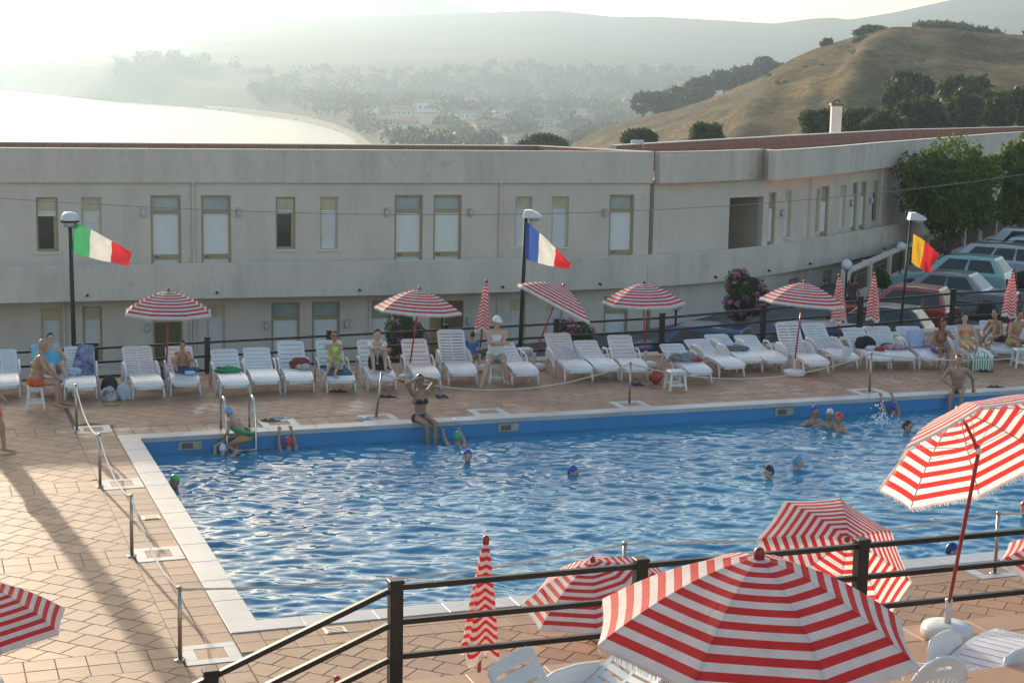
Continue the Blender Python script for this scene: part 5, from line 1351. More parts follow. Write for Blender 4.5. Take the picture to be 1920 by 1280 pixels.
# scrub on the hill: uncountable
V_, F_ = [], []; rg = np.random.default_rng(5); off = 0
for i in range(120):
    px = rg.uniform(1150, 1930); D = rg.uniform(150, 345); X = (px - 960) / F_PX * D; z = float(hill_z(px, D)); r = rg.uniform(.25, .8)
    if i >= 70 and rg.random() < .6: continue
    if i < 70: D = 318 + rg.uniform(-8, 8); px = rg.uniform(1700, 1840); X = (px - 960) / F_PX * D; z = float(hill_z(px, D)); r = rg.uniform(.7, 1.3)
    v, f = leaf_cloud([((X, D, z + r * .3), (r * 1.8, r, r * .7), 1)], 40, .35 * r + .12, rg); V_.append(v); F_.append(f + off); off += len(v)
tag(link('hill_scrub', np_mesh('hill_scrub', np.concatenate(V_), np.concatenate(F_), LF['olive'])), 'low dry scrub dotted over the brown hillside', 'scrub', kind='stuff')
hs = [(790, 192, 46, 18, 980, 0, 'tallest white house of the village with a red roof'), (748, 212, 38, 14, 900, 1, 'cream house left of the tallest white house'), (745, 239, 60, 10, 760, 0, 'long white flat building near the beach'), (808, 240, 40, 16, 700, 2, 'ochre house with trees in front of it'), (868, 210, 40, 12, 880, 0, 'white house between the woods'), (905, 228, 46, 12, 760, 3, 'pinkish house low in the village'),
 (935, 200, 34, 10, 950, 0, 'small white house high in the village'), (1040, 204, 40, 12, 640, 1, 'wide cream house at the right of the village'), (1075, 175, 30, 10, 980, 0, 'white house on the slope behind the village'), (960, 238, 42, 12, 640, 0, 'white house just above the hotel roof'), (1250, 155, 40, 12, 900, 0, 'white house beyond the flank of the hill'), (880, 180, 26, 8, 1150, 0, 'far white house under the ridge'), (1010, 190, 34, 10, 820, 3, 'pinkish house beside the wide cream one')]
rh = np.random.default_rng(21)
for i in range(20): hs.append((rh.uniform(640, 1180), None, rh.uniform(18, 34), rh.uniform(7, 12), rh.uniform(620, 1200), int(rh.integers(0, 4)), None))
# woods of the village plain: far-off mass
V_, F_ = [], []; off = 0
for i in range(1500):
    D = 420 + 1000 * rg.random() ** 1.2; px = rg.uniform(470, 1340)
    if i > 1430: D = rg.uniform(1420, 1500); px = float(np.clip(rg.normal(290, 65), 140, 440))
    ds = float(np.interp(px, SX, SY, right=-500))
    if D < ds + 45: continue
    if any(abs(px - h_[0]) < h_[2] * .62 and h_[4] - 170 < D < h_[4] + 6 for h_ in hs[:13]) or any(abs(px - h_[0]) < h_[2] * .5 and h_[4] - 60 < D < h_[4] + 6 for h_ in hs[13:]): continue
    if 690 < px < 760 and D < 900 and rg.random() < .8: continue
    X = (px - 960) / F_PX * D; z = float(land_z(px, D)); r = rg.uniform(2.5, 6) * (1.0 if D < 900 else 1.35)
    v, f = leaf_cloud(rblobs(X, D, z + r * .75, r * 1.15, r, r * .8, 5, rg), 80, .30 * r ** .8, rg); V_.append(v); F_.append(f + off); off += len(v)
tag(link('village_woods', np_mesh('village_woods', np.concatenate(V_), np.concatenate(F_), LF['far'])), 'hazy woods spread among the houses of the coastal plain', 'woods', kind='stuff')
# umbrella pine on the headland
D = 1490; px_tree('umbrella pine standing up from the headland across the bay', 332, 130, 152, 34, D, 'far', 120, 900, 3.0, float(land_z(332, D)), 8, trunk_r=.6)
# ================================================================ VILLAGE
M_hw = [mat('house_white', (.66, .64, .6), .85, scale=.3), mat('house_cream', (.58, .48, .34), .85, scale=.3), mat('house_ochre', (.55, .38, .16), .85, scale=.3), mat('house_pink', (.5, .36, .3), .85, scale=.3)]
M_roof = mat('tile_roof', (.30, .13, .08), .9, scale=1); M_win = mat('dark_window', (.05, .05, .05), .4)
for (px, pb, wp, hp, D, mi_, lb) in hs:
    if px < 720 and D < 800: D += 260
    X = (px - 960) / F_PX * D; z = float(land_z(px, D)); k = D / F_PX; wd, h = wp * k, hp * k
    t = thing('village_house', lb or 'tiny pale house scattered among the hazy woods of the plain', 'house', (X, D, z), rh.uniform(-.5, .5), group='houses of the village')
    mb = MB(); mb.box((0, 0, h / 2 - .5), (wd, wd * .7, h + 1)); wl = mb.build('wall', M_hw[mi_], t)
    mb = MB(); hw2 = wd / 2 + .4; dw = wd * .35 + .4; mb.add([(-hw2, -dw, h), (hw2, -dw, h), (hw2, dw, h), (-hw2, dw, h), (-hw2, 0, h + wd * .13), (hw2, 0, h + wd * .13)], [(0, 1, 5, 4), (2, 3, 4, 5), (0, 4, 3), (1, 2, 5), (3, 2, 1, 0)]); mb.build('roof', M_roof if mi_ != 0 or i % 2 else M_hw[0], t)
    if wp > 28:
        for k_ in range(4):
            mb = MB(); mb.box((-wd * .36 + k_ * wd * .24, -wd * .35 - .02, h * .5), (wd * .08, .12, h * .3)); mb.build('window', M_win, t)
# ================================================================ PEOPLE
SK = {'tan': mat('skin_tan', (.43, .23, .14), .5, scale=7, var=.16, bump=.15, bscale=30), 'mid': mat('skin_mid', (.54, .32, .22), .5, scale=7, var=.16, bump=.15, bscale=30), 'dark': mat('skin_brown', (.30, .155, .09), .5, scale=7, var=.16, bump=.15, bscale=30)}
CL = lambda n, c, r=.8, **k: mat('cloth_' + n, c, r, scale=9, var=.1, **k)
M_hair = mat('dark_hair', (.02, .014, .01), .5, scale=20); M_hairb = mat('brown_hair', (.10, .055, .025), .5, scale=20); M_hairg = mat('grey_hair', (.35, .33, .3), .6, scale=20)
M_eye = mat('eye_dark', (.02, .015, .012), .3); M_lip = mat('lip', (.32, .10, .08), .5)
def ik(a, tg, l1, l2, pole):
    a, tg = Vector(a), Vector(tg); d = tg - a; L = d.length; mx = (l1 + l2) * .995
    if L > mx: tg = a + d * (mx / L); d = tg - a; L = mx
    L = max(L, abs(l1 - l2) + .02); x = (l1 * l1 - l2 * l2 + L * L) / (2 * L); y = math.sqrt(max(0, l1 * l1 - x * x)); u = d.normalized()
    p = Vector(pole) - u * Vector(pole).dot(u)
    if p.length < 1e-4: p = Vector((0, 0, 1))
    return a + u * x + p.normalized() * y, tg
def cap(mb, a, b, ra, rb):
    a, b = Vector(a), Vector(b)
    mb.tube([a, a.lerp(b, .5), b], [ra, (ra + rb) / 2, rb], 10); mb.ell(a, (ra,) * 3, 10, 6); mb.ell(b, (rb,) * 3, 10, 6)
def remesh(mb, vox, name, m):
    me = mb.mesh(name + '_src', m); o = bpy.data.objects.new('tmp', me); COL.objects.link(o)
    md = o.modifiers.new('r', 'REMESH'); md.mode = 'VOXEL'; md.voxel_size = vox; md.use_smooth_shade = True
    sm = o.modifiers.new('s', 'SMOOTH'); sm.factor = .5; sm.iterations = 2
    dg = bpy.context.evaluated_depsgraph_get(); out = bpy.data.meshes.new_from_object(o.evaluated_get(dg)); out.name = name
    bpy.data.objects.remove(o); bpy.data.meshes.remove(me)
    out.materials.clear(); out.materials.append(m); out.polygons.foreach_set('use_smooth', [True] * len(out.polygons))
    return out
def join_extra(me, mb):
    import bmesh
    bm = bmesh.new(); bm.from_mesh(me); b = [bm.verts.new(v) for v in mb.v]
    for f in mb.f:
        try: bm.faces.new([b[i] for i in f]).smooth = True
        except ValueError: pass
    bm.to_mesh(me); bm.free()
def person(label, loc, face, sc=1.0, pz=.5, lean=0, side=0, hands=None, feet=None, head=(0, 0), skin='mid', clothes=(), hair=M_hair, capc=None, hat=None, long_hair=False, fat=1.0, build=1.0, knee=((0, 1, .6), (0, 1, .6)), elbow=((-1, -.6, -.3), (1, -.6, -.3)), toe=None, curly=False, glasses=False, twist=0):
    """joints in a local frame: x right, y forward, z up; face: compass heading in degrees (180 = towards the camera)"""
    t = thing('person', label, 'person', loc, -R(face), group='people at the pool'); t.scale = (sc,) * 3
    P = Vector((0, 0, pz)); Rl = Matrix.Rotation(R(side), 3, 'Y') @ Matrix.Rotation(R(-lean), 3, 'X'); sp = Rl @ Vector((0, 0, 1)); fw = Rl @ Vector((0, 1, 0)); rt = Rl @ Vector((1, 0, 0))
    rs = Matrix.Rotation(R(twist), 3, 'Z') @ rt
    C = P + sp * .30; N = P + sp * .50; hd_rot = Rl.to_quaternion().slerp(Matrix.Identity(3).to_quaternion(), .75).to_matrix() @ Matrix.Rotation(R(-head[1]), 3, 'Z') @ Matrix.Rotation(R(-head[0]), 3, 'X')
    Hc = N + sp * .06 + hd_rot @ Vector((0, .02, .125))
    shl = [N - sp * .045 + rs * (s * .165 * build) for s in (-1, 1)]; hp = [P + rt * (s * .09) - sp * .02 for s in (-1, 1)]
    skm = SK[skin]; mb = MB(); M3 = Rl
    mb.ell(P + sp * .02, (.158 * fat, .115 * fat, .125), 14, 8, M=M3); mb.ell(P + sp * .16 + fw * .015 * (fat - 1) * 6, (.132 * fat, .10 * fat * fat, .15), 14, 8, M=M3); mb.ell(C + sp * .02, (.155 * build, .108 * fat, .18), 14, 8, M=M3)
    cap(mb, shl[0], shl[1], .058, .058); cap(mb, N - sp * .03, Hc - hd_rot @ Vector((0, .015, .05)), .056, .05)
    mb.ell(Hc, (.073, .090, .112), 14, 10, M=hd_rot); mb.ell(Hc + hd_rot @ Vector((0, .028, -.055)), (.055, .06, .06), 12, 8, M=hd_rot)
    for s in (-1, 1): mb.ell(P + rt * (s * .075) - fw * .045 - sp * .03, (.085, .09, .09), 10, 6, M=M3)
    arms = []; legs = []; ex = MB()
    hands = hands or ((-.25, .05, pz - .1), (.25, .05, pz - .1)); feet = feet or ((-.1, .42, .08), (.1, .42, .08))
    for s in (0, 1):
        e, hnd = ik(shl[s], hands[s], .28, .25, elbow[s]); arms.append((shl[s], e, hnd)); cap(mb, shl[s], e, .048 * build, .040); cap(mb, e, hnd, .040, .027)
        d = (hnd - e).normalized(); side_ = d.cross(Vector((0, 0, 1)));
        if side_.length < .1: side_ = d.cross(Vector((0, 1, 0)))
        side_.normalize(); up_ = side_.cross(d).normalized(); pc = hnd + d * .05; mb.ell(pc, (.035, .035, .035), 8, 6); mb.ell(hnd + d * .03, (.03, .03, .03), 8, 6)
        for k in range(4):
            a = pc + side_ * ((k - 1.5) * .019) + d * .015; l = (.062, .075, .07, .052)[k]; b = a + d * l * .55 - up_ * .008; c = b + d * l * .42 - up_ * .03; ex.tube([a, b, c], [.0095, .009, .007], 6)
        sg = 1 if s == 0 else -1
        a = hnd + d * .02 + side_ * (.022 * sg); ex.tube([a, a + d * .03 + side_ * (.025 * sg), a + d * .062 + side_ * (.03 * sg) - up_ * .01], [.011, .010, .008], 6)
        kn, ft = ik(hp[s], feet[s], .42, .41, knee[s]); legs.append((hp[s], kn, ft)); cap(mb, hp[s], kn, .082 * fat ** .7, .053); cap(mb, kn, ft, .053, .034)
        mb.ell(kn.lerp(ft, .28) - fw * .012, (.05, .05, .09), 8, 6)
        td = Vector(toe[s]) if toe else Vector((.04 * (-1 if s == 0 else 1), .17, -.055)); cap(mb, ft + Vector((0, 0, -.025)) - td * .22, ft + td, .033, .026)
    me = remesh(mb, .0155, 'body', skm)
    hf = lambda x, y, z: Hc + hd_rot @ Vector((x, y, z))
    ex.tube([hf(0, .085, .02), hf(0, .103, -.012), hf(0, .083, -.022)], [.008, .014, .008], 6)
    for s in (-1, 1): ex.ell(hf(s * .076, -.005, -.005), (.010, .02, .032), 8, 6, M=hd_rot)
    join_extra(me, ex); body = link('body', me, t)
    if glasses:
        mbx = MB(); mbx.ell(hf(-.03, .085, .012), (.026, .012, .019), 8, 6, M=hd_rot); mbx.ell(hf(.03, .085, .012), (.026, .012, .019), 8, 6, M=hd_rot); mbx.tube([hf(-.075, .0, .018), hf(-.06, .075, .018), hf(.06, .075, .018), hf(.075, 0, .018)], .005, 5); mbx.build('sunglasses', M_eye, t, True)
    else:
        for s in (-1, 1): MB().ell(hf(s * .029, .081, .010), (.012, .008, .007), 8, 5, M=hd_rot).build('eye', M_eye, t, True)
    MB().ell(hf(0, .083, -.052), (.024, .010, .008), 8, 5, M=hd_rot).build('mouth', M_lip, t, True)
    def shell(nm, m, fn, k=1.09):
        mbx = MB(); mbx.ell(Hc + hd_rot @ Vector((0, -.004, .006)), (.073 * k, .091 * k, .113 * k), 20, 14, M=hd_rot, fn=fn); return mbx.build(nm, m, t, True)
    if capc is not None: shell('swim_cap', capc, lambda d: 1.0 if d.z * .8 - d.y * .62 > -.12 and d.z > -.45 else .82)
    elif hair is not None:
        shell('hair', hair, lambda d: (1.0 + (.22 * abs(math.sin(d.x * 9 + d.z * 7)) if curly else .05 * math.sin(d.x * 11 + d.y * 9))) if d.z * .75 - d.y * .95 > -.16 and d.z > (-.6 if not long_hair else -.95) else .82, 1.1)
        if long_hair: mbx = MB(); mbx.ell(hf(0, -.06, -.11), (.085, .05, .15), 12, 8, M=hd_rot, fn=lambda d: 1 + (.15 * math.sin(d.x * 13 + d.z * 11) if curly else 0)); mbx.build('hair_length', hair, t, True)
    if hat is not None:
        shell('hat', hat, lambda d: 1.05 if d.z > .12 else .82, 1.13); mbx = MB(); mbx.grid([[hf(-.07 + .0175 * i, .075 + (0 if j == 0 else .085 * math.cos((i - 4) / 4 * 1.2)), .045 - .018 * j) for i in range(9)] for j in (0, 1)]); b_ = mbx.build('hat_brim', hat, t); b_.modifiers.new('t', 'SOLIDIFY').thickness = .008
    for c in clothes:
        kind, m = c[0], c[1]; g = MB(); i = .011
        if kind in ('trunks', 'shorts', 'brief'):
            g.ell(P + sp * .0, (.158 * fat + i, .115 * fat + i, .105 + i), 14, 8, M=M3)
            tt = {'trunks': .42, 'shorts': .68, 'brief': .10}[kind]; xx = .012 if kind == 'shorts' else 0
            for s in (-1, 1): g.ell(P + rt * (s * .075) - fw * .045 - sp * .03, (.085 + i, .09 + i, .09 + i), 10, 6, M=M3)
            for h_, k_, f_ in legs:
                r1 = .082 * fat ** .7; e = h_.lerp(k_, tt); g.tube([h_, h_.lerp(e, .5), e], [r1 + i, r1 + i - .006 + xx, r1 + (.053 - r1) * tt + i + xx], 12); g.ell(h_, (r1 + i,) * 3, 10, 6)
        elif kind in ('tank', 'tshirt', 'onepiece'):
            g.ell(P + sp * .16 + fw * .015 * (fat - 1) * 6, (.132 * fat + i, .10 * fat * fat + i, .16), 14, 8, M=M3); g.ell(C + sp * .01, (.155 * build + i, .108 * fat + i, .165 + i), 14, 8, M=M3)
            if kind == 'onepiece': g.ell(P, (.158 * fat + i, .115 * fat + i, .12 + i), 14, 8, M=M3)
            else: g.ell(P + sp * .05, (.155 * fat + i, .115 * fat + i, .10), 14, 8, M=M3)
            if kind == 'tshirt':
                for a_ in arms: g.tube([a_[0], a_[0].lerp(a_[1], .55)], [.066, .06], 10); g.ell(a_[0], (.066,) * 3, 10, 6)
        elif kind == 'bikini':
            for s in (-1, 1): g.ell(C + rt * (s * .068) + fw * .088 - sp * .01, (.062, .045, .055), 12, 8, M=M3)
            g.tube([C + rt * (.163 * math.sin(a)) + fw * (.118 * math.cos(a)) - sp * .03 for a in np.linspace(-3.0, 3.0, 16)], .012, 6)
        link(kind.replace('brief', 'swim_briefs').replace('bikini', 'bikini_top').replace('tank', 'top').replace('tshirt', 'shirt').replace('onepiece', 'swimsuit'), remesh(g, .0155, kind, m), t)
    return t
def on_lounger(k, fwd=.16):
    loc, yaw, ang = LOUNGERS[k]; f = Vector((math.sin(yaw), -math.cos(yaw), 0)); p = loc + f * fwd; return (p.x, p.y, 0), 180 - math.degrees(yaw), ang
lie = lambda s=1, sp=.09, y=.80, z=.42: ((-sp, y, z), (sp, y, z))
up_toe = ((-.02, .06, .13), (.02, .06, .13))
STRIPE = bpy.data.materials.new('cloth_pinstripe'); STRIPE.use_nodes = True; _n = STRIPE.node_tree; _b = _n.nodes['Principled BSDF']; _tc = _n.nodes.new('ShaderNodeTexCoord'); _w = _n.nodes.new('ShaderNodeTexWave'); _w.bands_direction = 'X'; _w.inputs['Scale'].default_value = 9; _c = _n.nodes.new('ShaderNodeValToRGB'); _c.color_ramp.elements[0].color = (.015, .02, .04, 1); _c.color_ramp.elements[1].color = (.45, .47, .5, 1); _c.color_ramp.elements[0].position = .55; _c.color_ramp.elements[1].position = .7
_n.links.new(_tc.outputs['Object'], _w.inputs[0]); _n.links.new(_w.outputs[0], _c.inputs[0]); _n.links.new(_c.outputs[0], _b.inputs['Base Color'])
# left group
p = W(67, 765); person('bald bronzed man in orange and black trunks sitting on a stool, seen from the side', (p.x, p.y, 0), 78, 1.03, .54, 14, hands=((-.12, .40, .58), (.14, .42, .60)), feet=((-.12, .46, .09), (.14, .40, .09)), skin='tan', clothes=(('trunks', CL('orange', (.60, .10, .02))),), hair=None, capc=None, fat=1.14, build=1.1, head=(-4, 10))
l, f, a = on_lounger(2, .28); person('woman in a light blue swim top on the turquoise lounger, hand to her face', l, f - 8, .97, .43, -8, hands=((-.22, .25, .52), (.10, .16, .98)), feet=((-.12, .72, .40), (.12, .72, .40)), clothes=(('onepiece', CL('lightblue', (.10, .42, .62))),), hair=M_hair, long_hair=False, elbow=((-1, -.6, -.3), (1, .4, -.6)))
p = W(-13, 848); person('person in orange trousers walking out at the frame edge with a dark bag', (p.x, p.y, 0), 70, 1.0, .90, 4, hands=((-.22, .1, .95), (.22, .18, .98)), feet=((-.09, -.12, .08), (.09, .18, .08)), skin='tan', clothes=(('tshirt', CL('blacktop', (.02, .02, .02))), ('shorts', CL('orangetr', (.60, .16, .03)))), hair=M_hair)
l, f, a = on_lounger(5, .30); person('boy hunched on a lounger with hands together and knees drawn up', l, f, .80, .50, 10, hands=((-.05, .24, 1.0), (.05, .24, 1.0)), feet=((-.16, .34, .46), (.12, .30, .46)), skin='tan', clothes=(('trunks', CL('navy', (.02, .03, .08))),), hair=M_hair, knee=((-.5, 1, .9), (.5, 1, .9)), elbow=((-1, .0, -.8), (1, .0, -.8)))
l, f, a = on_lounger(9, .26); person('woman in a lime green top and sunglasses sitting with folded arms', l, f + 6, .95, .43, -18, hands=((.10, .26, .66), (-.08, .28, .64)), feet=((.05, .78, .42), (.22, .70, .43)), skin='tan', clothes=(('tank', CL('lime', (.34, .70, .05))), ('shorts', CL('whiteshorts', (.7, .7, .7)))), hair=M_hairb, glasses=True, elbow=((-1, .1, -.6), (1, .1, -.6)))
l, f, a = on_lounger(10, .34); person('woman in a white shirt hugging her raised knees on a lounger', l, f, .98, .43, 6, hands=((.12, .42, .86), (-.10, .42, .84)), feet=((-.12, .48, .44), (.14, .50, .44)), skin='mid', clothes=(('tshirt', CL('whiteshirt', (.62, .62, .6))), ('shorts', CL('blackshorts', (.02, .02, .02)))), hair=M_hair, elbow=((-1, .2, .0), (1, .2, .0)), knee=((-.15, 1, 1.2), (.15, 1, 1.2)))
p = W(929, 716); person('stout man in white cap, tank top and beige shorts sitting with folded arms', (p.x, p.y, 0), 176, 1.08, .53, 0, hands=((.12, .27, .84), (-.14, .25, .82)), feet=((-.20, .30, .09), (.30, .52, .09)), skin='mid', clothes=(('tank', CL('whitetank', (.66, .65, .63))), ('shorts', CL('beige', (.36, .32, .24)))), hair=M_hairg, hat=CL('whitecap', (.7, .7, .7)), fat=1.2, build=1.12, head=(4, -25), elbow=((-1, .1, -.5), (1, .1, -.5)))
p = W(884, 694); person('child in a blue shirt half hidden behind the seated man in a cap', (p.x, p.y, 0), 20, .66, .52, 5, hands=((-.15, .2, .6), (.15, .2, .6)), skin='tan', clothes=(('tshirt', CL('bluechild', (.04, .16, .42))),), hair=M_hair)
q = UV(toUV(W(795, 796))[0], -.10); person('woman in black bikini on the pool edge with both arms raised', (q.x, q.y, .0), 148, 1.0, .115, -4, hands=((-.07, .02, .86), (.09, .03, .85)), feet=((-.05, .50, -.34), (.09, .46, -.36)), skin='dark', clothes=(('bikini', CL('black', (.015, .015, .015))), ('brief', CL('black', (.015, .015, .015)))), hair=M_hair, elbow=((-1, .3, .6), (1, .3, .6)), head=(-6, 12), fat=.92)
q = UV(toUV(W(1800, 738))[0], -.10); person('bare chested man in striped trunks sitting on the far pool edge looking down', (q.x, q.y, .0), 196, .96, .115, 20, hands=((-.34, -.10, .12), (.16, .30, .22)), feet=((-.12, .46, -.34), (.14, .44, -.36)), skin='tan', clothes=(('trunks', STRIPE),), hair=M_hair, head=(-24, -8), build=1.15, fat=1.05)
l, f, a = on_lounger(25, .62); person('woman in blue shorts sitting across a lounger with her chin on her hand', (l[0] + .25, l[1] - .1, 0), 172, .96, .45, 20, hands=((-.04, .30, .92), (.10, .42, .55)), feet=((-.08, .44, .09), (.12, .40, .09)), skin='dark', clothes=(('bikini', CL('rust', (.3, .1, .05))), ('trunks', CL('bluetr', (.05, .08, .40)))), hair=M_hair, long_hair=True, elbow=((-1, .2, -.8), (1, .2, -.8)))
l, f, a = on_lounger(26, .18); person('curly haired woman in an orange top and yellow bottoms reclining on a lounger', l, f + 12, .99, .43, -34, hands=((-.22, .35, .47), (.22, .38, .47)), feet=lie(1, .07, .84, .43), toe=up_toe, skin='mid', clothes=(('bikini', CL('orangetop', (.75, .22, .06))), ('brief', CL('yellow', (.70, .55, .03)))), hair=M_hair, long_hair=True, curly=True)
l, f, a = on_lounger(27, .30); person('young man bent forward on a lounger beside the curly haired woman', (l[0] + .05, l[1], 0), 235, 1.0, .44, 26, hands=((-.14, .46, .52), (.14, .44, .52)), feet=((-.14, .48, .40), (.14, .46, .40)), skin='tan', clothes=(('trunks', CL('darktr', (.03, .03, .04))),), hair=M_hair, head=(-22, 0))
l, f, a = on_lounger(27, .5); person('man in yellow and blue trunks leaning on his knees at the frame edge', (WD(1893, 640, l[1]).x, l[1] - .3, 0), 165, 1.02, .46, 18, hands=((-.10, .46, .60), (.16, .46, .60)), feet=((-.14, .42, .09), (.16, .42, .09)), skin='tan', clothes=(('trunks', CL('yellowblue', (.45, .42, .10))),), hair=M_hair)
q = WD(1598, 548, 49.8); person('dark haired person passing behind the parked cars near the garden wall', (q.x, q.y, park(q.x, q.y)), 60, .98, .9, 2, feet=((-.09, -.1, .08), (.09, .14, .08)), hands=((-.24, .1, .85), (.24, .1, .85)), skin='dark', clothes=(('tshirt', CL('darkred', (.10, .03, .03))), ('shorts', CL('darktr', (.03, .03, .04)))), hair=M_hair, long_hair=True)
# swimmers
def swimmer(label, px, py, face, capm=None, hair=M_hair, lean=10, up=.0, sc=1.0, hands=None, skin='mid', head=(0, 0), **kw):
    """px,py: centre of the head"""
    q = W(px, py, WATER_Z + .10 + up); pz = -.56 + up
    h = hands or ((-.32, .22, -.10), (.32, .22, -.10))
    return person(label, (q.x, q.y, WATER_Z), face, sc, pz, lean, hands=h, feet=((-.1, -.1, pz - .72), (.1, -.15, pz - .70)), skin=skin, capc=capm, hair=hair, head=head, knee=((0, 1, .2), (0, 1, .2)), clothes=(('trunks', CL('navy', (.02, .03, .08))),), **kw)
SC = lambda n, c: mat('swimcap_' + n, c, .35, scale=6, var=.06)
swimmer('swimmer in a bright green cap alone at the short end of the pool', 333, 902, 200, SC('green', (.05, .50, .14)), skin='dark', head=(-10, 0))
swimmer('swimmer in a plain blue cap facing the camera in mid pool', 875, 853, 170, SC('blue', (.03, .07, .38)))
swimmer('swimmer in a blue cap swimming sideways with face to the right', 1042, 876, 110, SC('blue', (.03, .07, .38)), lean=30)
swimmer('swimmer in a light blue cap looking to the right', 1483, 867, 95, SC('lightblue', (.10, .30, .50)), up=.03)
swimmer('swimmer with a black cap just in front of the light blue cap', 1453, 885, 250, SC('black', (.02, .02, .03)))
swimmer('bather in a blue cap, left of the trio by the far wall', 1524, 772, 150, SC('blue', (.03, .07, .38)), up=.14, lean=4, skin='tan')
swimmer('bather in a white cap, middle of the trio by the far wall', 1556, 778, 190, SC('white', (.62, .64, .68)), up=.12, lean=4, skin='tan')
swimmer('bather in a red cap, right of the trio by the far wall', 1580, 785, 250, SC('red', (.55, .04, .04)), up=.12, lean=6, skin='tan')
swimmer('dark haired bather partly hidden behind the tilted parasol', 1691, 799, 130, None, skin='tan')
swimmer('swimmer in a dark blue cap close to the near pool edge', 1750, 1026, 100, SC('navy', (.02, .035, .16)), lean=25)
swimmer('bather at the frame edge with a red cap', 1922, 950, 200, SC('red', (.55, .04, .04)))
swimmer('child with a white cap hanging on by the pool ladder', 413, 842, 20, SC('white', (.62, .64, .68)), sc=.8, hands=((-.1, .35, .25), (.1, .3, .1)))
def hanger(label, px, py, capm, sc=.9, face=-20, hx_=.16):
    q = W(px, py, WATER_Z + .14); u, v = toUV(q); q = UV(u, max(.28, v)); gap = max(.28, v) / sc
    a = R(face - (-20)); hz = (.30 + .03) / sc
    return person(label, (q.x, q.y, WATER_Z), face, sc, -.52, 2, hands=((-hx_, gap + .02, hz), (hx_, gap + .02, hz)), feet=((-.1, .1, -1.2), (.1, .1, -1.2)), skin='tan', capc=capm, elbow=((-1, -.2, -.6), (1, -.2, -.6)), clothes=(('trunks', CL('navy', (.02, .03, .08))),), head=(0, 10))
hanger('child in a red and white cap holding on to the far pool edge', 538, 826, SC('red', (.55, .04, .04)), .85, hx_=.14)
hanger('bather in a green cap clinging to the far pool edge beside the bikini woman', 859, 820, SC('green2', (.03, .36, .17)), .9, hx_=.20)
hanger('bather in a purple blue cap clinging to the far pool edge behind splashes', 1673, 763, SC('purple', (.06, .05, .30)), .9)
# child on the ladder with the swim ring
q = W(455, 806, .12); u, v = toUV(q)
q = UV(ul + .30, .24); person('child in a pale blue cap crouching on the pool ladder inside a green swim ring', (q.x, q.y, -.52), -70, .80, .62, 38, hands=((-.2, .42, .62), (.2, .45, .30)), feet=((-.09, .12, .10), (.09, .12, .10)), skin='tan', capc=SC('paleblue', (.16, .34, .66)), clothes=(('trunks', CL('orangekid', (.5, .3, .1))),), head=(10, 0))
rgm = mat('ring_green', (.02, .22, .08), .35, scale=5); mb = MB(); nn = 28
pts = [(.20 * math.cos(a), .20 * math.sin(a), 0) for a in np.linspace(0, 2 * math.pi, 29)]
mb.tube(pts, .042, 12, cap=False); o = mb.build('swim_ring', rgm, smooth=True); o.location = (q.x - .05, q.y + .03, .10); o.rotation_euler = (R(-4), R(16), 0); tag(o, 'green and white swim ring round the child on the ladder', 'swim ring')
# ================================================================ TOWELS, BAGS, SHOES
def heap(name, label, cat, loc, r, m, seed, rz=0, rough=.22, flat=True, group=None):
    rg = np.random.default_rng(seed); k = rg.uniform(3, 8, (6, 3)); ph = rg.uniform(0, 6, 6)
    def fn(d): return 1 + rough * sum(math.sin(k[i][0] * d.x + k[i][1] * d.y + k[i][2] * d.z + ph[i]) for i in range(6)) / 3
    mb = MB(); mb.ell((0, 0, 0), r, 26, 18, fn=fn)
    mb.v = [(x, y, max(z, -.55 * r[2])) for x, y, z in mb.v]; zm = min(v[2] for v in mb.v)
    mb.v = [(x, y, z - zm) for x, y, z in mb.v]
    o = mb.build(name, m, smooth=True); o.location = loc; o.rotation_euler = (0, 0, rz); return tag(o, label, cat, group)
def lpos(k, s, t, z=.0):
    """point on the seat of lounger k: s across, t from hinge to the foot"""
    loc, yaw, ang = LOUNGERS[k]; c, s_ = math.cos(yaw), math.sin(yaw); p = Vector((s, -t, 0))
    f = t / 1.18; zz = .31 + .045 * math.sin(f * math.pi * 1.15) + .022
    return Vector((loc.x + c * p.x - s_ * p.y, loc.y + s_ * p.x + c * p.y, zz + z))
def back_towel(k, label, m, s0, s1, t0=.02, l=.84, seat=.45, rough=.006, name='towel', hang=.12, skew=0):
    loc, yaw, ang = LOUNGERS[k]; ca, sa = math.cos(R(ang)), math.sin(R(ang)); mb = MB(); ns, rows = 10, []
    Ts = list(np.linspace(-seat, 0, 8)) + list(np.linspace(.06, l, 14)) + [l + hang * f for f in (.3, .7, 1)]
    for t in Ts:
        row = []
        for i in range(ns + 1):
            e = i / ns; sh = skew * max(0, min(1, (l - t) / l)); s = s0 + sh * (1 - e) + (s1 - s0 - sh * (1 - e)) * e; wv = rough * (math.sin(s * 30 + t * 9) + math.sin(t * 23 + s * 11))
            if t <= 0: p = Vector((s, t, .31 + .045 * math.sin(-t / 1.18 * math.pi * 1.15) + .03 + wv))
            elif t <= l: b = .035 * math.sin(t / .78 * math.pi); p = Vector((s, t * ca + b * sa - .03 * sa, .31 + t * sa - b * ca + .03 * ca + wv))
            else: d = t - l; p = Vector((s, l * ca + .03 + d * .2, .31 + l * sa + .02 - d * 1.0 + wv))
            row.append(p)
        rows.append(row)
    mb.grid(rows); o = mb.build(name, m, smooth=True); o.location = loc; o.rotation_euler = (0, 0, yaw); o.modifiers.new('t', 'SOLIDIFY').thickness = .006
    return tag(o, label, 'towel', 'towels on the loungers')
T = lambda n, c, c2=None, sc=6, **k: mat('textile_' + n, c, .9, scale=sc, var=.12, col2=c2, bump=.3, bscale=60, **k)
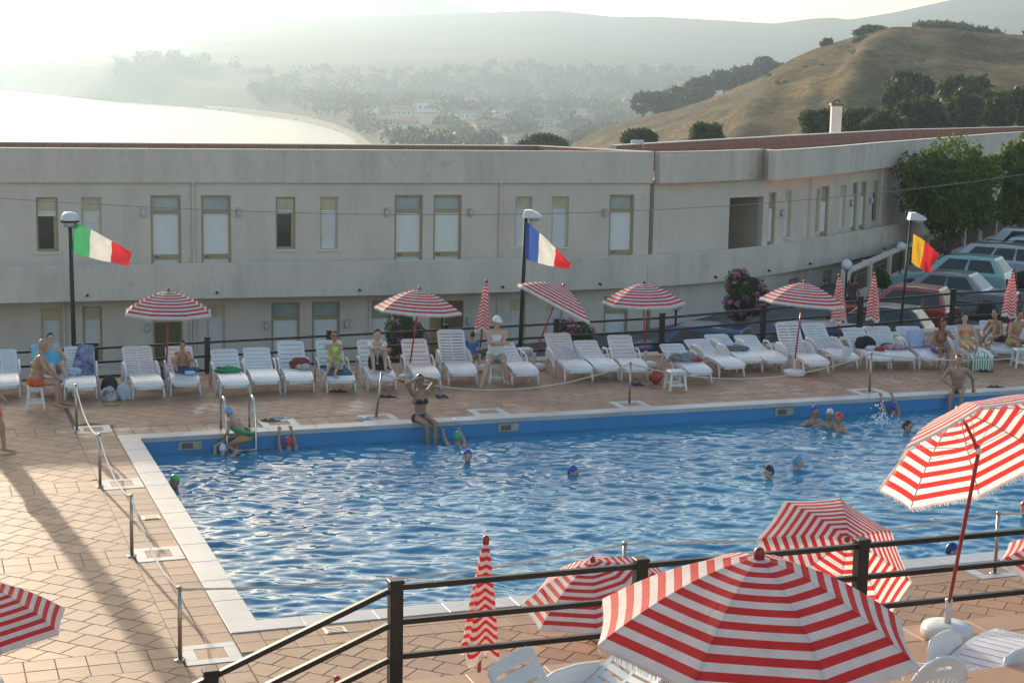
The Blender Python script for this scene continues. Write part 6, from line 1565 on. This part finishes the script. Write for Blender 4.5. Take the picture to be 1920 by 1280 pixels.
back_towel(2, 'turquoise towel draped over the lounger behind the woman in a blue top', T('turq', (.22, .46, .50)), -.30, .30)
back_towel(3, 'dark blue towel with pale blotches hanging over one side of a lounger back', T('navyp', (.03, .035, .16), (.35, .35, .42), 5.5), -.02, .29, seat=.35, skew=-.18)
heap('folded_towel', 'crumpled white and blue cloth on the seat below the dark blue towel', 'towel', lpos(3, -.14, .22), (.17, .13, .10), T('whiteblue', (.55, .6, .62), (.3, .45, .55)), 1)
heap('towel_pile', 'dark blue towel heap beside the hunched boy', 'towel', lpos(5, .10, .45), (.24, .22, .08), T('blueheap', (.02, .035, .12), (.05, .10, .22)), 2)
mb = MB(); mb.lathe([(.03, 0), (.045, .01), (.045, .17), (.02, .2), (.02, .22)], 12, M=Matrix.Rotation(R(90), 3, 'Y')); o = mb.build('bottle', mat('pale_bottle', (.35, .5, .72), .3), smooth=True); o.location = lpos(5, .02, .72, .05); tag(o, 'pale blue bottle lying at the end of the hunched boy\'s lounger', 'bottle')
heap('folded_towel', 'green towel folded at the hinge of a lounger', 'towel', lpos(6, -.02, .14), (.27, .14, .09), T('green', (.02, .22, .08)), 3, rz=.2, rough=.14)
heap('duffel_bag', 'dark red bag lying on the seat of a lounger', 'bag', lpos(8, .12, .10), (.22, .13, .15), T('redbag', (.20, .03, .02)), 4, rz=.2, rough=.12)
heap('folded_towel', 'brown and white cloth in front of the dark red bag', 'towel', lpos(8, .16, .42), (.17, .12, .07), T('brownwhite', (.25, .13, .1), (.6, .55, .5), 9), 5)
back_towel(9, 'dark teal towel under the woman in lime green', T('teal', (.02, .10, .14)), -.27, .27, l=.1, seat=.95, hang=0)
heap('clothes_heap', 'dark clothes at the feet of the woman hugging her knees', 'clothes', lpos(10, .05, .62), (.2, .13, .06), T('darkc', (.03, .03, .04)), 6)
heap('backpack', 'black bag standing behind the white carrier bags', 'bag', W(205, 738), (.17, .13, .24), T('black', (.02, .02, .022)), 7, rough=.12)
heap('carrier_bag', 'translucent pale blue plastic carrier bag standing on the deck', 'bag', W(233, 749), (.16, .12, .22), mat('carrier_plastic', (.50, .56, .62), .25, scale=8, var=.12, transl=.3), 8, rough=.14)
heap('beach_bag', 'black and white beach bag left of the pale carrier bag', 'bag', W(204, 751), (.17, .12, .18), T('bw', (.03, .03, .03), (.65, .65, .62), 7), 9, rough=.12)
heap('crumpled_cloth', 'small yellow cloth dropped on the deck', 'cloth', W(209, 759), (.13, .07, .025), T('yellowc', (.5, .33, .07)), 10)
heap('blue_bag', 'bright blue bag behind an empty lounger', 'bag', W(292, 722), (.18, .12, .26), T('blueb', (.03, .13, .40)), 11, rough=.1)
heap('clothes_heap', 'grey patterned heap of clothes on a lounger behind the small table', 'clothes', lpos(17, -.05, .20), (.33, .18, .11), T('greyh', (.10, .11, .12), (.35, .33, .33), 12), 12)
heap('folded_towel', 'red cloth tucked beside the grey heap of clothes', 'towel', lpos(17, .20, .34), (.15, .08, .06), T('redc', (.38, .03, .03)), 13)
mb = MB(); mb.ell((0, 0, .15), (.16, .16, .15), 18, 12); o = mb.build('beach_ball', mat('ball_red', (.38, .035, .025), .4), smooth=True); o.location = W(1229, 718); tag(o, 'red beach ball on the deck under the lounger with grey clothes', 'ball')
heap('clothes_heap', 'folded patterned clothes in yellow and blue on a lounger', 'clothes', lpos(19, .03, .28), (.27, .16, .08), T('patt', (.30, .26, .14), (.06, .10, .22), 10), 14)
heap('sun_hat', 'pale lilac sun hat on top of the patterned clothes', 'hat', lpos(19, -.02, .12, .05), (.15, .15, .09), T('lilac', (.48, .50, .62)), 15, rough=.06)
heap('shoulder_bag', 'round black bag on a lounger seat', 'bag', lpos(23, .02, .12), (.25, .16, .19), T('blackb', (.015, .015, .015)), 16, rough=.08)
heap('folded_towel', 'white towel beside the round black bag', 'towel', lpos(23, .02, .48), (.13, .10, .06), T('whitet', (.6, .6, .6)), 17); heap('folded_towel', 'small red towel at the foot of the lounger with the black bag', 'towel', lpos(23, .18, .62), (.11, .09, .06), T('redc', (.38, .03, .03)), 18)
heap('clothes_heap', 'dark red and white heap of towels on a lounger', 'clothes', lpos(24, .05, .42), (.27, .2, .07), T('redwhite', (.28, .04, .06), (.5, .4, .4), 10), 19); heap('sun_hat', 'dark purple hat on the red heap of towels', 'hat', lpos(24, -.05, .20), (.16, .14, .08), T('purple', (.04, .012, .035)), 20, rough=.06)
mb = MB(); mb.bbox((0, 0, .22), (.42, .12, .44), .03); o = mb.build('beach_bag', T('palebag', (.42, .50, .62), (.3, .38, .55), 4)); q = lpos(25, .0, .06); o.location = q; o.rotation_euler = (R(-28), 0, LOUNGERS[25][1] + .15); tag(o, 'flat pale blue beach bag leaning on a lounger back', 'bag')
heap('spotted_cloth', 'red and white spotted cloth behind the woman in blue shorts', 'cloth', lpos(25, .30, .10, .05), (.16, .1, .13), T('spots', (.45, .05, .06), (.65, .6, .6), 30), 21)
gm = bpy.data.materials.new('green_stripes'); gm.use_nodes = True; n = gm.node_tree; b = n.nodes['Principled BSDF']; tc = n.nodes.new('ShaderNodeTexCoord'); wv = n.nodes.new('ShaderNodeTexWave'); wv.bands_direction = 'X'; wv.inputs['Scale'].default_value = 5.2; cr = n.nodes.new('ShaderNodeValToRGB'); cr.color_ramp.interpolation = 'CONSTANT'; cr.color_ramp.elements[0].color = (.02, .25, .09, 1); cr.color_ramp.elements[1].color = (.6, .62, .58, 1); cr.color_ramp.elements[1].position = .5
n.links.new(tc.outputs['Object'], wv.inputs[0]); n.links.new(wv.outputs[0], cr.inputs[0]); n.links.new(cr.outputs[0], b.inputs['Base Color'])
q = W(1838, 694); t = thing('beach_bag', 'green and white striped beach bag standing before the reclining woman', 'bag', q, .15)
mb = MB(); mb.bbox((0, 0, .16), (.46, .2, .32), .04); mb.build('body', gm, t)
for sy in (-.09, .09): mb = MB(); mb.tube([(-.13, sy, .30), (-.1, sy, .42), (0, sy, .46), (.1, sy, .42), (.13, sy, .30)], .011, 6); mb.build('handle', gm, t, True)
M_flip = {'dark': T('flipdark', (.02, .02, .022)), 'navy': T('flipnavy', (.02, .03, .10)), 'pale': T('flippale', (.40, .55, .58)), 'brown': T('flipbrown', (.12, .08, .05))}
def sandals(px, py, c, label, rz=0):
    q = W(px, py)
    for i, (dx, dy, r_) in enumerate(((0, 0, rz), (.13, .03, rz + .25))):
        t = thing('flip_flop', label, 'sandal', (q.x + dx, q.y + dy, 0), r_, group='sandals left on the deck: ' + label)
        poly = [(.045 * math.cos(a) * (1 if math.sin(a) > 0 else .8), .13 * math.sin(a)) for a in np.linspace(0, 2 * math.pi, 15)[:-1]]
        MB().prism(poly, lambda p, w_: Vector((p, w_, .002)), lambda p, w_: Vector((p, w_, .024))).build('sole', M_flip[c], t)
        MB().tube([(-.04, -.01, .022), (-.02, .04, .055), (0, .075, .025), (.02, .04, .055), (.04, -.01, .022)], .008, 6).build('strap', M_flip[c], t, True)
sandals(720, 745, 'dark', 'dark flip flop on the deck beside the leaning rope post', 1.2); sandals(822, 745, 'navy', 'navy flip flop on the deck right of the woman in a bikini', .4)
sandals(500, 790, 'brown', 'brown flip flop on the deck right of the pool ladder', 1.4); sandals(517, 785, 'pale', 'pale flip flop on the deck right of the pool ladder', 1.5); sandals(680, 787, 'pale', 'pale blue flip flop at the foot of the leaning rope post', 1.5); sandals(1862, 727, 'dark', 'dark sandal on the deck beyond the tilted parasol', 1.3); sandals(1188, 722, 'navy', 'dark blue sandal behind the rope post', .6); sandals(628, 735, 'dark', 'dark sandal under the lounger of the woman in lime green', 1.2); sandals(1842, 697, 'dark', 'dark sandal beside the green striped bag', 1.2)
for px, py, lb in ((628, 1181, 'shiny steel drain plate set in the tiles at the near pool corner'), (283, 970, 'wet steel drain plate between two posts on the short pool side')):
    q = W(px, py); t = thing('drain_plate', lb, 'drain', (q.x, q.y, .002), TH); MB().bbox((0, 0, .004), (.26, .22, .008), .003).build('frame', M_steel, t)
    for k in range(4): MB().box((0, -.075 + k * .05, .011), (.2, .022, .006)).build('slat', M_steel, t)
# splash beside the bather at the far wall
rg = np.random.default_rng(9); mb = MB(); c0 = W(1652, 795, WATER_Z)
for i in range(150):
    a = rg.uniform(0, 6.28); r = abs(rg.normal(0, .28)); h = abs(rg.normal(0, .16)) * math.exp(-r * 1.5) + (.45 * rg.random() if i < 30 else 0); k = rg.uniform(.006, .02); rr = r * (.25 if i < 30 else 1)
    mb.ell((c0.x + rr * math.cos(a), c0.y + rr * math.sin(a), WATER_Z + h), (k, k, k * 1.3), 6, 4)
tag(mb.build('water_splash', mat('splash_water', (.8, .83, .86), .15), smooth=True), 'white splash of droplets near the far pool wall', 'splash', kind='stuff')
# ================================================================ HAZE
m = bpy.data.materials.new('haze_air'); m.use_nodes = True; n = m.node_tree; n.nodes.clear()
pv = n.nodes.new('ShaderNodeVolumePrincipled'); pv.inputs['Density'].default_value = HAZE_D; pv.inputs['Color'].default_value = (.39, .50, .61, 1); pv.inputs['Anisotropy'].default_value = .55
ou = n.nodes.new('ShaderNodeOutputMaterial'); n.links.new(pv.outputs[0], ou.inputs['Volume'])
mb = MB(); mb.box((-600, 1750, 43), (6500, 3700, 142)); o = mb.build('haze', m); tag(o, 'pale sunlit haze over the bay and hills', 'haze', kind='stuff')
